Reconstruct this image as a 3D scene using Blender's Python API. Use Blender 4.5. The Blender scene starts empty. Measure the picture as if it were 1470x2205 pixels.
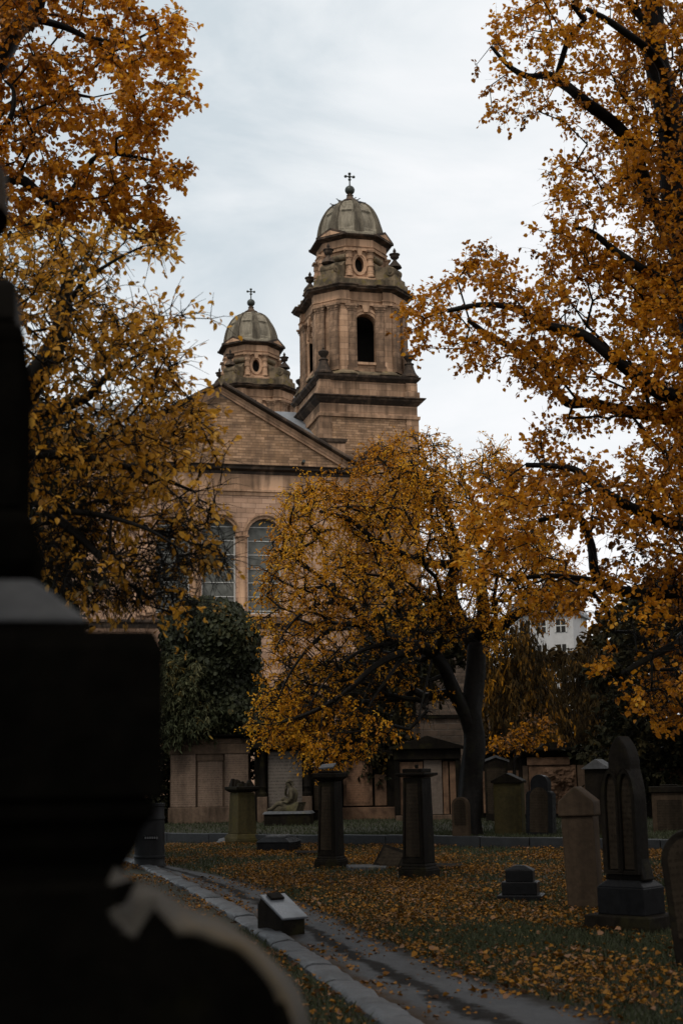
import bpy, math, random
import numpy as np
from mathutils import Vector, Matrix, noise as mnoise
from mathutils.geometry import tessellate_polygon

random.seed(7)
RNG = np.random.default_rng(7)
R = math.radians
sc = bpy.context.scene
col = sc.collection

# ------------------------------------------------------------------ camera
F = 3062.5                       # focal length in photo pixels (50 mm on a 36 mm tall frame)
PITCH = math.atan((1660 - 1102.5) / F)
ROLL = R(1.0)
EYE = Vector((0, 0, 1.6))
fwd = Vector((0, math.cos(PITCH), math.sin(PITCH)))
up0 = Vector((0, -math.sin(PITCH), math.cos(PITCH)))
rt0 = Vector((1, 0, 0))
rt = rt0 * math.cos(ROLL) - up0 * math.sin(ROLL)
up = up0 * math.cos(ROLL) + rt0 * math.sin(ROLL)
cam_d = bpy.data.cameras.new('camera')
cam = bpy.data.objects.new('camera', cam_d)
col.objects.link(cam)
M = Matrix((rt, up, -fwd)).transposed().to_4x4()
M.translation = EYE
cam.matrix_world = M
cam_d.sensor_fit = 'VERTICAL'
cam_d.sensor_height = 36
cam_d.sensor_width = 24
cam_d.lens = 50
cam_d.clip_start = 0.05
cam_d.clip_end = 2000
cam_d.dof.use_dof = True
cam_d.dof.focus_distance = 34
cam_d.dof.aperture_fstop = 3.2
sc.camera = cam

# ------------------------------------------------------------------ sky, sun, exposure
SUN_EL, SUN_AZ, SUN_E = R(55), R(212), 1.5      # azimuth clockwise from +Y: behind the camera, to its left
SKY_GAIN = 1.0
w = bpy.data.worlds.new('World')
sc.world = w
w.use_nodes = True
nt = w.node_tree
nt.nodes.clear()
N = nt.nodes.new
L = nt.links.new
out = N('ShaderNodeOutputWorld')
bg = N('ShaderNodeBackground')
sky = N('ShaderNodeTexSky')
sky.sky_type = 'NISHITA'
sky.sun_disc = False
sky.sun_elevation = SUN_EL
sky.sun_rotation = SUN_AZ
sky.air_density = 1.0
sky.dust_density = 3.0
tc = N('ShaderNodeTexCoord')
mp = N('ShaderNodeMapping')
mp.inputs['Scale'].default_value = (1.6, 1.6, 4.2)
mp.inputs['Rotation'].default_value = (0.2, 0.25, 0.3)
n1 = N('ShaderNodeTexNoise')
n1.inputs['Scale'].default_value = 2.1
n1.inputs['Detail'].default_value = 7
n1.inputs['Roughness'].default_value = 0.55
n1.inputs['Distortion'].default_value = 0.5
L(tc.outputs['Generated'], mp.inputs['Vector'])
L(mp.outputs['Vector'], n1.inputs['Vector'])
sep = N('ShaderNodeSeparateXYZ')
L(tc.outputs['Generated'], sep.inputs[0])
# heavier, bluer cloud towards the upper left, thin bright cloud to the right
ma = N('ShaderNodeMath'); ma.operation = 'MULTIPLY_ADD'
ma.inputs[1].default_value = 0.75; ma.inputs[2].default_value = 0.0
L(sep.outputs['X'], ma.inputs[0])
mb_ = N('ShaderNodeMath'); mb_.operation = 'MULTIPLY_ADD'
mb_.inputs[1].default_value = -0.5; mb_.inputs[2].default_value = 0.27
L(sep.outputs['Z'], mb_.inputs[0])
mc = N('ShaderNodeMath'); mc.operation = 'ADD'
L(ma.outputs[0], mc.inputs[0]); L(mb_.outputs[0], mc.inputs[1])
md = N('ShaderNodeMath'); md.operation = 'ADD'
mk = N('ShaderNodeMath'); mk.operation = 'MULTIPLY_ADD'
mk.inputs[1].default_value = 1.5; mk.inputs[2].default_value = -0.25
L(n1.outputs['Fac'], mk.inputs[0])
L(mc.outputs[0], md.inputs[0]); L(mk.outputs[0], md.inputs[1])
cr = N('ShaderNodeValToRGB')
cr.color_ramp.elements[0].position = 0.28
cr.color_ramp.elements[0].color = (0.54, 0.60, 0.64, 1)
cr.color_ramp.elements[1].position = 0.80
cr.color_ramp.elements[1].color = (0.84, 0.84, 0.85, 1)
e = cr.color_ramp.elements.new(0.52); e.color = (0.72, 0.75, 0.77, 1)
L(md.outputs[0], cr.inputs[0])
sk = N('ShaderNodeMixRGB'); sk.blend_type = 'MULTIPLY'; sk.inputs[0].default_value = 1
sk.inputs[2].default_value = (0.10, 0.10, 0.10, 1)
L(sky.outputs[0], sk.inputs[1])
mx = N('ShaderNodeMixRGB'); mx.inputs[0].default_value = 0.94
L(sk.outputs[0], mx.inputs[1]); L(cr.outputs[0], mx.inputs[2])
L(mx.outputs[0], bg.inputs['Color'])
bg.inputs['Strength'].default_value = SKY_GAIN
L(bg.outputs[0], out.inputs[0])

sun_d = bpy.data.lights.new('sun', 'SUN')
sun_d.energy = SUN_E
sun_d.angle = R(20)
sun_d.color = (1.0, 0.94, 0.86)
sun = bpy.data.objects.new('sun', sun_d)
col.objects.link(sun)
sd = Vector((math.sin(SUN_AZ) * math.cos(SUN_EL), math.cos(SUN_AZ) * math.cos(SUN_EL), math.sin(SUN_EL)))
sun.rotation_euler = sd.to_track_quat('Z', 'Y').to_euler()

sc.view_settings.view_transform = 'Standard'
sc.view_settings.look = 'None'
sc.view_settings.gamma = 1
sc.view_settings.exposure = 0.3

# ------------------------------------------------------------------ where things stand
def ray(px, py):
    return rt * ((px - 735) / F) + up * ((1102.5 - py) / F) + fwd
def P(px, py, Y):                # the point seen at that spot of the photo, Y metres ahead
    d = ray(px, py)
    return EYE + d * (Y / d.y)
def G(px, py, gz=0.0):           # the ground point seen there
    d = ray(px, py)
    return EYE + d * ((gz - EYE.z) / d.z)

# ------------------------------------------------------------------ objects
def tag(o, label=None, cat=None, group=None, kind=None):
    if label: o['label'] = label
    if cat: o['category'] = cat
    if group: o['group'] = group
    if kind: o['kind'] = kind
    return o
def thing(name, label, cat, loc=(0, 0, 0), rz=0.0, group=None):
    o = bpy.data.objects.new(name, None)
    o.empty_display_size = 0.2
    col.objects.link(o)
    o.location = loc
    o.rotation_euler = (0, 0, rz)
    return tag(o, label, cat, group)
def copy_tree(o, parent=None):
    c = o.copy()
    col.objects.link(c)
    c.parent = parent
    for ch in list(o.children):
        copy_tree(ch, c)
    return c

class MB:
    def __init__(s):
        s.v = []; s.f = []
    def add(s, vs, fs, m=None):
        o = len(s.v)
        for p in vs:
            s.v.append(tuple(m @ Vector(p)) if m is not None else tuple(p))
        for f in fs:
            s.f.append(tuple(i + o for i in f))
        return s
    def box(s, x0, x1, y0, y1, z0, z1, m=None):
        return s.frustum(x0, x1, y0, y1, z0, x0, x1, y0, y1, z1, m)
    def frustum(s, x0, x1, y0, y1, z0, X0, X1, Y0, Y1, z1, m=None):
        v = [(x0, y0, z0), (x1, y0, z0), (x1, y1, z0), (x0, y1, z0), (X0, Y0, z1), (X1, Y0, z1), (X1, Y1, z1), (X0, Y1, z1)]
        return s.add(v, [(3, 2, 1, 0), (4, 5, 6, 7), (0, 1, 5, 4), (1, 2, 6, 5), (2, 3, 7, 6), (3, 0, 4, 7)], m)
    def prism(s, poly, y0, y1, m=None):       # outline in x,z pushed along y
        n = len(poly)
        v = [(x, y0, z) for x, z in poly] + [(x, y1, z) for x, z in poly]
        f = [tuple(range(n)), tuple(range(2 * n - 1, n - 1, -1))]
        f += [(i, i + n, (i + 1) % n + n, (i + 1) % n) for i in range(n)]
        return s.add(v, f, m)
    def plate(s, outer, holes, y0, y1, m=None):   # outline with holes in x,z, pushed along y
        loops = [outer] + list(holes)
        flat = [p for l in loops for p in l]
        tris = tessellate_polygon([[Vector((x, z, 0)) for x, z in l] for l in loops])
        n = len(flat)
        v = [(x, y0, z) for x, z in flat] + [(x, y1, z) for x, z in flat]
        f = []
        for a, b, c in tris:
            (ax, az), (bx, bz), (cx, cz) = flat[a], flat[b], flat[c]
            if (bx - ax) * (cz - az) - (bz - az) * (cx - ax) < 0: a, c = c, a
            f.append((a, b, c)); f.append((c + n, b + n, a + n))
        o = 0
        for l in loops:
            k = len(l)
            f += [(o + i, o + (i + 1) % k, o + (i + 1) % k + n, o + i + n) for i in range(k)]
            o += k
        return s.add(v, f, m)
    def loops(s, rings, cap0=True, cap1=True, m=None):
        n = len(rings[0])
        v = [p for r in rings for p in r]
        f = []
        for k in range(len(rings) - 1):
            for i in range(n):
                a, b = k * n + i, k * n + (i + 1) % n
                f.append((a, b, b + n, a + n))
        if cap0: f.append(tuple(range(n - 1, -1, -1)))
        if cap1: f.append(tuple(range((len(rings) - 1) * n, len(rings) * n)))
        return s.add(v, f, m)
    def lathe(s, prof, seg=20, m=None):
        rings = [[(r * math.cos(2 * math.pi * i / seg), r * math.sin(2 * math.pi * i / seg), z) for i in range(seg)] for r, z in prof]
        return s.loops(rings, m=m)
    def mould(s, poly, prof, m=None):          # plan outline swept through (offset, z) steps
        return s.loops([[(x, y, z) for x, y in offset(poly, o)] for o, z in prof], m=m)
    def tube(s, pts, rad, seg=8, wob=0.0):
        pts = [Vector(p) for p in pts]
        rings = []
        a = None
        for i, p in enumerate(pts):
            t = (pts[min(i + 1, len(pts) - 1)] - pts[max(i - 1, 0)]).normalized()
            if a is None:
                a = t.orthogonal().normalized()
            a = (a - t * a.dot(t)).normalized()
            b = t.cross(a)
            r = rad[i] if hasattr(rad, '__len__') else rad
            rr = []
            for k in range(seg):
                q = 2 * math.pi * k / seg
                rk = r * (1 + wob * (mnoise.noise(p * 1.3 + Vector((math.cos(q), math.sin(q), 0)) * 1.2)))
                rr.append(tuple(p + a * (rk * math.cos(q)) + b * (rk * math.sin(q))))
            rings.append(rr)
        return s.loops(rings)
    def build(s, name, mat, parent=None, smooth=False, bevel=0.0, angle=None, link=True):
        me = bpy.data.meshes.new(name)
        me.from_pydata(s.v, [], s.f)
        me.validate()
        me.update()
        if mat: me.materials.append(mat)
        o = bpy.data.objects.new(name, me)
        col.objects.link(o)
        o.parent = parent
        if smooth:
            me.polygons.foreach_set('use_smooth', [True] * len(me.polygons))
            if angle is not None:
                try: me.set_sharp_from_angle(angle=R(angle))
                except Exception: pass
        if bevel:
            b = o.modifiers.new('bevel', 'BEVEL')
            b.width = bevel; b.segments = 2; b.limit_method = 'ANGLE'; b.angle_limit = R(35)
        return o

def offset(poly, d):
    n = len(poly)
    if abs(d) < 1e-9: return list(poly)
    out = []
    for i in range(n):
        p0, p1, p2 = Vector(poly[i - 1]), Vector(poly[i]), Vector(poly[(i + 1) % n])
        e1 = (p1 - p0).normalized(); e2 = (p2 - p1).normalized()
        n1 = Vector((e1.y, -e1.x)); n2 = Vector((e2.y, -e2.x))
        k = (n1 + n2)
        k = k / max(0.25, k.dot(n1)) if k.length > 1e-6 else n1
        out.append(tuple(p1 + k * d))
    return out
def Mt(x=0, y=0, z=0, rz=0, rx=0, ry=0, s=1):
    return Matrix.Translation((x, y, z)) @ Matrix.Rotation(rz, 4, 'Z') @ Matrix.Rotation(ry, 4, 'Y') @ Matrix.Rotation(rx, 4, 'X') @ Matrix.Scale(s, 4)
def arch_pts(xc, w, zs, zb, n=14):             # round-headed opening
    r = w / 2
    return [(xc - r, zb), (xc + r, zb)] + [(xc + r * math.cos(math.pi * i / n), zs + r * math.sin(math.pi * i / n)) for i in range(n + 1)]

# ------------------------------------------------------------------ materials
def new_mat(name):
    m = bpy.data.materials.new(name)
    m.use_nodes = True
    nt = m.node_tree
    for n in list(nt.nodes):
        if n.type == 'OUTPUT_MATERIAL': o = n
        elif n.type == 'BSDF_PRINCIPLED': b = n
    return m, nt, b, o
def node(nt, t, **kw):
    n = nt.nodes.new(t)
    for k, v in kw.items():
        if k.startswith('i_'):
            key = k[2:]
            n.inputs[int(key) if key.isdigit() else key].default_value = v
        else: setattr(n, k, v)
    return n
def ramp(nt, src, stops):
    r = nt.nodes.new('ShaderNodeValToRGB')
    el = r.color_ramp.elements
    el[0].position, el[1].position = stops[0][0], stops[-1][0]
    el[0].color = stops[0][1] if len(stops[0][1]) == 4 else (*stops[0][1], 1)
    el[1].color = (*stops[-1][1], 1)
    for p, c in stops[1:-1]:
        e = el.new(p); e.color = (*c, 1)
    nt.links.new(src, r.inputs[0])
    return r.outputs[0]
def mixc(nt, fac, a, b, mode='MIX'):
    m = nt.nodes.new('ShaderNodeMixRGB')
    m.blend_type = mode
    for i, s in ((0, fac), (1, a), (2, b)):
        if hasattr(s, 'is_linked') or hasattr(s, 'links'): nt.links.new(s, m.inputs[i])
        else: m.inputs[i].default_value = s if i == 0 else (*s, 1)
    return m.outputs[0]
def mth(nt, op, a, b=0.0, c=None):
    m = nt.nodes.new('ShaderNodeMath')
    m.operation = op
    for i, s in ((0, a), (1, b), (2, c)):
        if s is None: continue
        if hasattr(s, 'links'): nt.links.new(s, m.inputs[i])
        else: m.inputs[i].default_value = s
    return m.outputs[0]
def noise_t(nt, vec, scale, detail=5, rough=0.6, dist=0.0):
    n = node(nt, 'ShaderNodeTexNoise')
    n.inputs['Scale'].default_value = scale
    n.inputs['Detail'].default_value = detail
    n.inputs['Roughness'].default_value = rough
    n.inputs['Distortion'].default_value = dist
    nt.links.new(vec, n.inputs['Vector'])
    return n.outputs['Fac']

def stone(name, c1, c2, dark, soot=0.5, soot_scale=0.5, streak=0.5, brick=None, rough=0.85, bump=0.3, grain=14, moss=None, spec=0.05, text=None, mortar=(0.2, 0.15, 0.1), vary=0.5):
    m, nt, b, o = new_mat(name)
    Lk = nt.links.new
    tc = node(nt, 'ShaderNodeTexCoord')
    ob = tc.outputs['Object']
    sp = node(nt, 'ShaderNodeSeparateXYZ'); Lk(ob, sp.inputs[0])
    fine = noise_t(nt, ob, grain, 6, 0.65)
    big = noise_t(nt, ob, soot_scale, 5, 0.6, 0.6)
    base = ramp(nt, fine, [(0.3, c1), (0.7, c2)])
    height = fine
    if brick:
        bw, bh, ms = brick
        xy = mth(nt, 'ADD', sp.outputs['X'], sp.outputs['Y'])
        wz = noise_t(nt, ob, 1.3, 2)
        zz = mth(nt, 'MULTIPLY_ADD', wz, 0.03, sp.outputs['Z'])
        cv = node(nt, 'ShaderNodeCombineXYZ')
        Lk(xy, cv.inputs[0]); Lk(zz, cv.inputs[1])
        bt = node(nt, 'ShaderNodeTexBrick')
        bt.inputs['Scale'].default_value = 1
        bt.inputs['Brick Width'].default_value = bw
        bt.inputs['Row Height'].default_value = bh
        bt.inputs['Mortar Size'].default_value = ms
        bt.inputs['Mortar Smooth'].default_value = 0.3
        bt.inputs['Color1'].default_value = (0, 0, 0, 1)
        bt.inputs['Color2'].default_value = (1, 1, 1, 1)
        bt.inputs['Mortar'].default_value = (0.5, 0.5, 0.5, 1)
        bt.offset = 0.43
        bt.squash = 0.62; bt.squash_frequency = 3
        Lk(cv.outputs[0], bt.inputs['Vector'])
        tintc = ramp(nt, bt.outputs['Color'], [(0.0, tuple(x * (1 - 0.45 * vary) for x in c1)), (0.3, c1), (0.7, c2), (1.0, tuple(min(1, x * (1 + 0.25 * vary)) for x in c2))])
        base = mixc(nt, 0.65, base, tintc)
        base = mixc(nt, bt.outputs['Fac'], base, mortar)
        height = mth(nt, 'MULTIPLY_ADD', bt.outputs['Fac'], -2.2, fine)
    # soot: blotches plus vertical run-off streaks
    st = node(nt, 'ShaderNodeMapping'); st.inputs['Scale'].default_value = (3.2, 3.2, 0.22)
    Lk(ob, st.inputs[0])
    sn = noise_t(nt, st.outputs[0], 1.0, 5, 0.65)
    mixn = mth(nt, 'ADD', mth(nt, 'MULTIPLY', big, 1 - streak), mth(nt, 'MULTIPLY', sn, streak))
    sf = node(nt, 'ShaderNodeMapRange'); Lk(mixn, sf.inputs[0])
    c = 0.72 - 0.42 * soot
    sf.inputs[1].default_value = c - 0.09; sf.inputs[2].default_value = c + 0.13
    base = mixc(nt, mth(nt, 'MULTIPLY', sf.outputs[0], min(1.0, 0.55 + 0.4 * soot)), base, dark)
    if moss:
        mn = noise_t(nt, ob, 1.7, 6, 0.7)
        mr = node(nt, 'ShaderNodeMapRange'); Lk(mn, mr.inputs[0])
        mr.inputs[1].default_value = 0.62 - moss[1] * 0.25; mr.inputs[2].default_value = 0.78 - moss[1] * 0.25
        base = mixc(nt, mr.outputs[0], base, moss[0])
    if text:                              # worn lines of cut lettering, too far off to read
        rows, dens = text
        row = mth(nt, 'MULTIPLY', sp.outputs['Z'], rows)
        fr = mth(nt, 'FRACT', row)
        band = mth(nt, 'MULTIPLY', mth(nt, 'GREATER_THAN', fr, 0.32), mth(nt, 'LESS_THAN', fr, 0.74))
        cv2 = node(nt, 'ShaderNodeCombineXYZ')
        Lk(mth(nt, 'MULTIPLY', sp.outputs['X'], rows * 2.6), cv2.inputs[0])
        Lk(mth(nt, 'MULTIPLY', mth(nt, 'FLOOR', row), 3.7), cv2.inputs[1])
        tn = noise_t(nt, cv2.outputs[0], 1.6, 2, 0.8)
        wear = noise_t(nt, ob, 2.0, 3)
        tf = mth(nt, 'MULTIPLY', mth(nt, 'MULTIPLY', band, mth(nt, 'GREATER_THAN', tn, 0.60 - dens * 0.14)), mth(nt, 'MULTIPLY', wear, 0.8))
        base = mixc(nt, tf, base, tuple(x * 0.5 for x in dark))
    Lk(base, b.inputs['Base Color'])
    b.inputs['Specular IOR Level'].default_value = spec
    Lk(ramp(nt, big, [(0.3, (rough - 0.12,) * 3), (0.75, (min(1, rough + 0.1),) * 3)]), b.inputs['Roughness'])
    if bump:
        bp = node(nt, 'ShaderNodeBump')
        bp.inputs['Strength'].default_value = bump
        bp.inputs['Distance'].default_value = 0.02
        Lk(height, bp.inputs['Height'])
        Lk(bp.outputs[0], b.inputs['Normal'])
    return m

def plain(name, c1, c2, rough=0.6, scale=8, metallic=0.0, spec=0.4, bump=0.1):
    m, nt, b, o = new_mat(name)
    tc = node(nt, 'ShaderNodeTexCoord')
    n = noise_t(nt, tc.outputs['Object'], scale, 5, 0.6)
    nt.links.new(ramp(nt, n, [(0.3, c1), (0.7, c2)]), b.inputs['Base Color'])
    b.inputs['Roughness'].default_value = rough
    b.inputs['Metallic'].default_value = metallic
    b.inputs['Specular IOR Level'].default_value = spec
    if bump:
        bp = node(nt, 'ShaderNodeBump'); bp.inputs['Strength'].default_value = bump
        bp.inputs['Distance'].default_value = 0.02
        nt.links.new(n, bp.inputs['Height']); nt.links.new(bp.outputs[0], b.inputs['Normal'])
    return m

def leafmat(name, stops, trans=0.42, rough=0.42, spec=0.25):
    m, nt, b, o = new_mat(name)
    at = node(nt, 'ShaderNodeAttribute'); at.attribute_name = 'tint'
    c = ramp(nt, at.outputs['Fac'], stops)
    nt.links.new(c, b.inputs['Base Color'])
    b.inputs['Roughness'].default_value = rough
    b.inputs['Specular IOR Level'].default_value = spec
    tr = node(nt, 'ShaderNodeBsdfTranslucent')
    nt.links.new(mixc(nt, 1.0, c, (1.0, 0.92, 0.75), 'MULTIPLY'), tr.inputs[0])
    ms = node(nt, 'ShaderNodeMixShader'); ms.inputs[0].default_value = trans
    nt.links.new(b.outputs[0], ms.inputs[1]); nt.links.new(tr.outputs[0], ms.inputs[2])
    nt.links.new(ms.outputs[0], o.inputs[0])
    return m

CH1, CH2, CHD = (0.39, 0.232, 0.138), (0.52, 0.32, 0.198), (0.065, 0.044, 0.031)
MAT = dict(
    ashlar=stone('dressed_sandstone', CH1, CH2, CHD, soot=0.57, soot_scale=0.42, streak=0.45, brick=(0.95, 0.36, 0.012), bump=0.35, mortar=(0.22, 0.14, 0.09), vary=0.8),
    pil=stone('stained_pilaster_stone', CH1, CH2, CHD, soot=0.68, soot_scale=0.7, streak=0.35, brick=(1.4, 0.36, 0.012), bump=0.35, mortar=(0.16, 0.1, 0.07), vary=0.8),
    smooth=stone('smooth_sandstone', CH1, CH2, CHD, soot=0.48, soot_scale=0.6, streak=0.6, brick=(1.3, 0.8, 0.008), bump=0.2, mortar=(0.28, 0.17, 0.11)),
    rubble=stone('coursed_rubble_stone', (0.31, 0.182, 0.10), (0.45, 0.275, 0.16), (0.10, 0.068, 0.05), soot=0.52, soot_scale=0.8, streak=0.35, brick=(0.5, 0.15, 0.012), bump=0.8, mortar=(0.20, 0.122, 0.074), vary=1.1),
    pinkash=stone('pale_ashlar_stone', (0.36, 0.218, 0.14), (0.47, 0.297, 0.2), (0.15, 0.10, 0.072), soot=0.38, soot_scale=0.6, streak=0.3, brick=(0.75, 0.26, 0.014), bump=0.4, mortar=(0.22, 0.137, 0.09), vary=0.5),
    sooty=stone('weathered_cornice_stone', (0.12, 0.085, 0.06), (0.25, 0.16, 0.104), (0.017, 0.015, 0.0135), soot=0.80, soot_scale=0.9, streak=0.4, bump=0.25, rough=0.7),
    mossy=stone('mossy_ledge_stone', (0.17, 0.125, 0.075), (0.27, 0.195, 0.12), (0.045, 0.037, 0.027), soot=0.68, soot_scale=1.3, streak=0.3, bump=0.4, moss=((0.16, 0.115, 0.03), 0.3)),
    dome=stone('dome_stone', (0.20, 0.17, 0.122), (0.30, 0.258, 0.195), (0.055, 0.046, 0.034), soot=0.5, soot_scale=0.9, streak=0.8, bump=0.15, rough=0.75),
    domerib=stone('dome_rib_stone', (0.10, 0.084, 0.06), (0.19, 0.158, 0.115), (0.035, 0.029, 0.022), soot=0.6, soot_scale=1.2, streak=0.8, bump=0.15),
    slate=plain('roof_slate', (0.13, 0.134, 0.142), (0.2, 0.204, 0.212), 0.5, 5),
    metal=plain('dark_bronze', (0.025, 0.027, 0.022), (0.06, 0.064, 0.052), 0.5, 9, 0.4),
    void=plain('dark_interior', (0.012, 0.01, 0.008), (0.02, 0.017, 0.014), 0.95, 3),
    lead=plain('leaded_glass', (0.06, 0.062, 0.054), (0.16, 0.16, 0.142), 0.45, 2.2, spec=0.12, bump=0.3),
    oldwall=stone('old_wall_rubble', (0.075, 0.052, 0.038), (0.12, 0.084, 0.06), (0.022, 0.018, 0.014), soot=0.5, soot_scale=.8, streak=.3, brick=(.5, .2, .02), bump=.8, mortar=(.09, .07, .055), vary=1.0),
    white=plain('white_paint', (0.4, 0.39, 0.36), (0.5, 0.49, 0.46), 0.5, 6),
)
# ------------------------------------------------------------------ church
CA = R(14)
_o = P(472, 1660, 72)
church = thing('church', 'tan sandstone church with a pedimented gable and two domed bell towers, behind the trees', 'church', (_o.x, _o.y, 0), CA)
CM = Matrix.Translation((_o.x, _o.y, 0)) @ Matrix.Rotation(CA, 4, 'Z')
CI = CM.inverted()
def hit(px, py, c=0.0):           # church-local x,z where that line of sight meets the wall plane y = c
    o = CI @ EYE; d = CI.to_3x3() @ ray(px, py)
    t = (c - o.y) / d.y
    p = o + d * t
    return p.x, p.z

gx, gz = hit(474, 840)            # top of the gable
ex, ez = hit(764, 1012)           # its right eave
hw = ex - gx
xl, xr = gx - hw, ex
zc = ez                            # cornice level
S = MB()
# three round-headed lights
wz_spring = hit(472, 1152)[1]
wz_sill = hit(472, 1322)[1]
lightw = hit(508, 1200)[0] - hit(433, 1200)[0]
xs = [hit(472, 1200)[0] + k * (hit(570, 1200)[0] - hit(472, 1200)[0]) for k in (-1, 0, 1)]
outer = [(xl, 0), (xr, 0), (xr, zc), (xl, zc)]
S.plate(outer, [arch_pts(x, lightw, wz_spring, wz_sill) for x in xs], 0, 0.6)
S.box(xl, xr, 0.6, 5.5, 0, zc)
S.build('wall', MAT['pinkash'], church)
S = MB(); S.prism([(xl + .1, zc + .004), (xr - .1, zc + .004), (gx, gz - .25)], 0.05, 5.5)
S.build('gable', MAT['rubble'], church)
# frieze, cornice, strings, raking cornice
f0, f1 = hit(600, 1056)[1], hit(600, 1024)[1]
S = MB(); S.box(xl - .03, xr + .03, -0.06, -0.003, f0, f1)
S.build('frieze', MAT['smooth'], church)
S = MB()
def bandx(mb, x0, x1, prof, yb=0.0):    # horizontal moulding: profile of (projection, z)
    pts = [(-yb, prof[0][1])] + [(-p, z) for p, z in prof] + [(-yb, prof[-1][1])]
    n = len(pts)
    v = [(x0, y, z) for y, z in pts] + [(x1, y, z) for y, z in pts]
    f = [tuple(range(n - 1, -1, -1)), tuple(range(n, 2 * n))] + [(i, (i + 1) % n, (i + 1) % n + n, i + n) for i in range(n)]
    mb.add(v, f)
h = zc - f1
bandx(S, xl - .35, xr + .35, [(0.08, f1 + .003), (0.12, f1 + h * .35), (0.34, f1 + h * .55), (0.36, f1 + h * .8), (0.46, f1 + h * .97), (0.46, f1 + h * 1.02)])
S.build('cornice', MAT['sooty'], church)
S = MB()
g1 = hit(600, 1069)[1]
bandx(S, xl - .04, xr + .04, [(0.05, g1), (0.07, g1 + (f0 - g1) * .5), (0.15, g1 + (f0 - g1) * .62), (0.15, f0 - .003)])
S.build('string_course', MAT['smooth'], church)
for sgn, part_ in ((-1, 0), (1, 0), (-1, 1), (1, 1)):
    S = MB()
    ang = math.atan2(gz - zc, hw)
    Lr = math.hypot(gz - zc, hw) + .75
    # profile across the slope: (height above slope, projection); built along local +x
    pts = [(-0.46, .14), (-0.46, .22), (-0.40, .30), (0.05, .30), (0.05, .08), (-0.36, .08)] if part_ == 0 else [(-.16, .076), (.05, .076), (.05, -.34), (-.08, -.34), (-.08, -.2), (-.12, -.2), (-.12, -.04), (-.16, -.04)]
    n = len(pts)
    x0 = -0.0
    v = []
    for X in (0, Lr):
        for y, z in pts: v.append((X, y, z))
    m = Matrix.Translation((gx + sgn * hw, 0, zc)) @ Matrix.Rotation(0 if sgn < 0 else 0, 4, 'Z')
    c, s_ = math.cos(ang), math.sin(ang)
    vv = []
    for X, y, z in v:
        X -= 0.75
        # up-slope towards the apex; mitred there
        px_, pz_ = X * c - z * s_, X * s_ + z * c + .1
        if px_ > hw: px_ = hw
        vv.append((gx + sgn * (hw - px_) , y, zc + pz_))
    f = [tuple(range(n - 1, -1, -1)), tuple(range(n, 2 * n))] + [(i, (i + 1) % n, (i + 1) % n + n, i + n) for i in range(n)]
    if sgn < 0: f = [tuple(reversed(q)) for q in f]
    S.add(vv, f)
    S.build('raking_cornice' if part_ == 0 else 'raking_fascia', MAT['sooty'] if part_ == 0 else MAT['smooth'], church)
S = MB(); b0 = hit(250, 1337)[1]
bandx(S, xl - .05, xr + .05, [(0.05, b0 - .35), (0.06, b0 - .12), (0.2, b0 - .08), (0.2, b0), (0.05, b0 + .08)])
S.build('sill_course', MAT['sooty'], church)
# window lights: mouldings, columns, panes
for i, x in enumerate(xs):
    S = MB(); S.prism(arch_pts(x, lightw + .02, wz_spring, wz_sill, 18), 0.34, 0.38)
    wn = S.build('window', MAT['lead'], church)
    S = MB()
    for q in range(7):
        z = wz_sill + .2 + q * (wz_spring - wz_sill) / 5.6
        ww = lightw / 2 if z < wz_spring else math.sqrt(max(0.01, (lightw / 2) ** 2 - (z - wz_spring) ** 2))
        S.box(x - ww, x + ww, 0.305, 0.33, z - .02, z + .02)
    for sx in (-1, 1): S.box(x + sx * (lightw / 2 - .05) - .04, x + sx * (lightw / 2 - .05) + .04, .3, .335, wz_sill, wz_spring)
    S.box(x - lightw / 2, x + lightw / 2, .2, .33, wz_sill, wz_sill + .09)
    S.build('glazing_bar', MAT['white'], wn)
    S = MB()
    r0, r1 = lightw / 2, lightw / 2 + .24
    for (ra, rb, ya) in ((r0, r0 + .12, -.05), (r0 + .123, r1, -.11), (r1 - .07, r1 + .0, -.16)):
        a = [(x + ra * math.cos(math.pi * k / 20), wz_spring + ra * math.sin(math.pi * k / 20)) for k in range(21)]
        b = [(x + rb * math.cos(math.pi * k / 20), wz_spring + rb * math.sin(math.pi * k / 20)) for k in range(20, -1, -1)]
        for k in range(20):
            S.prism([a[k], b[20 - k], b[19 - k], a[k + 1]], ya, -.003)
    S.build('arch_moulding', MAT['smooth'], wn)
colw = (xs[1] - xs[0]) - lightw
for k in range(4):
    xc = xs[0] + (k - .5) * (xs[1] - xs[0])
    S = MB()
    r = colw * .36
    hcap = .34
    z0, z1 = wz_sill, wz_spring
    S.lathe([(r * 1.35, z0), (r * 1.35, z0 + .12), (r * 1.1, z0 + .2), (r, z0 + .25), (r * .92, z1 - hcap - .08), (r * 1.1, z1 - hcap - .04), (r * .95, z1 - hcap), (r * 1.25, z1 - hcap * .5), (r * 1.1, z1 - hcap * .45), (r * 1.5, z1 - .08)], 18, Mt(xc, 0.02, 0))
    S.box(xc - r * 1.6, xc + r * 1.6, -.2, .3, z1 - .08, z1 + .004)
    S.build('column', MAT['smooth'], church, True, angle=35)
S = MB(); px0 = hit(317, 1200)[0]; px1 = hit(336, 1200)[0]
S.box(px0, px1, -.12, -.003, wz_sill, wz_spring + .1); S.build('window_jamb', MAT['smooth'], church); S = MB()
S.box(2 * xs[1] - px1, 2 * xs[1] - px0, -.12, -.003, wz_sill, wz_spring + .1)
S.build('window_jamb', MAT['smooth'], church)
S = MB(); S.box(xs[0] - lightw, xs[2] + lightw, -.17, .34, wz_sill - .13, wz_sill - .003); S.build('sill', MAT['smooth'], church)
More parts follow.
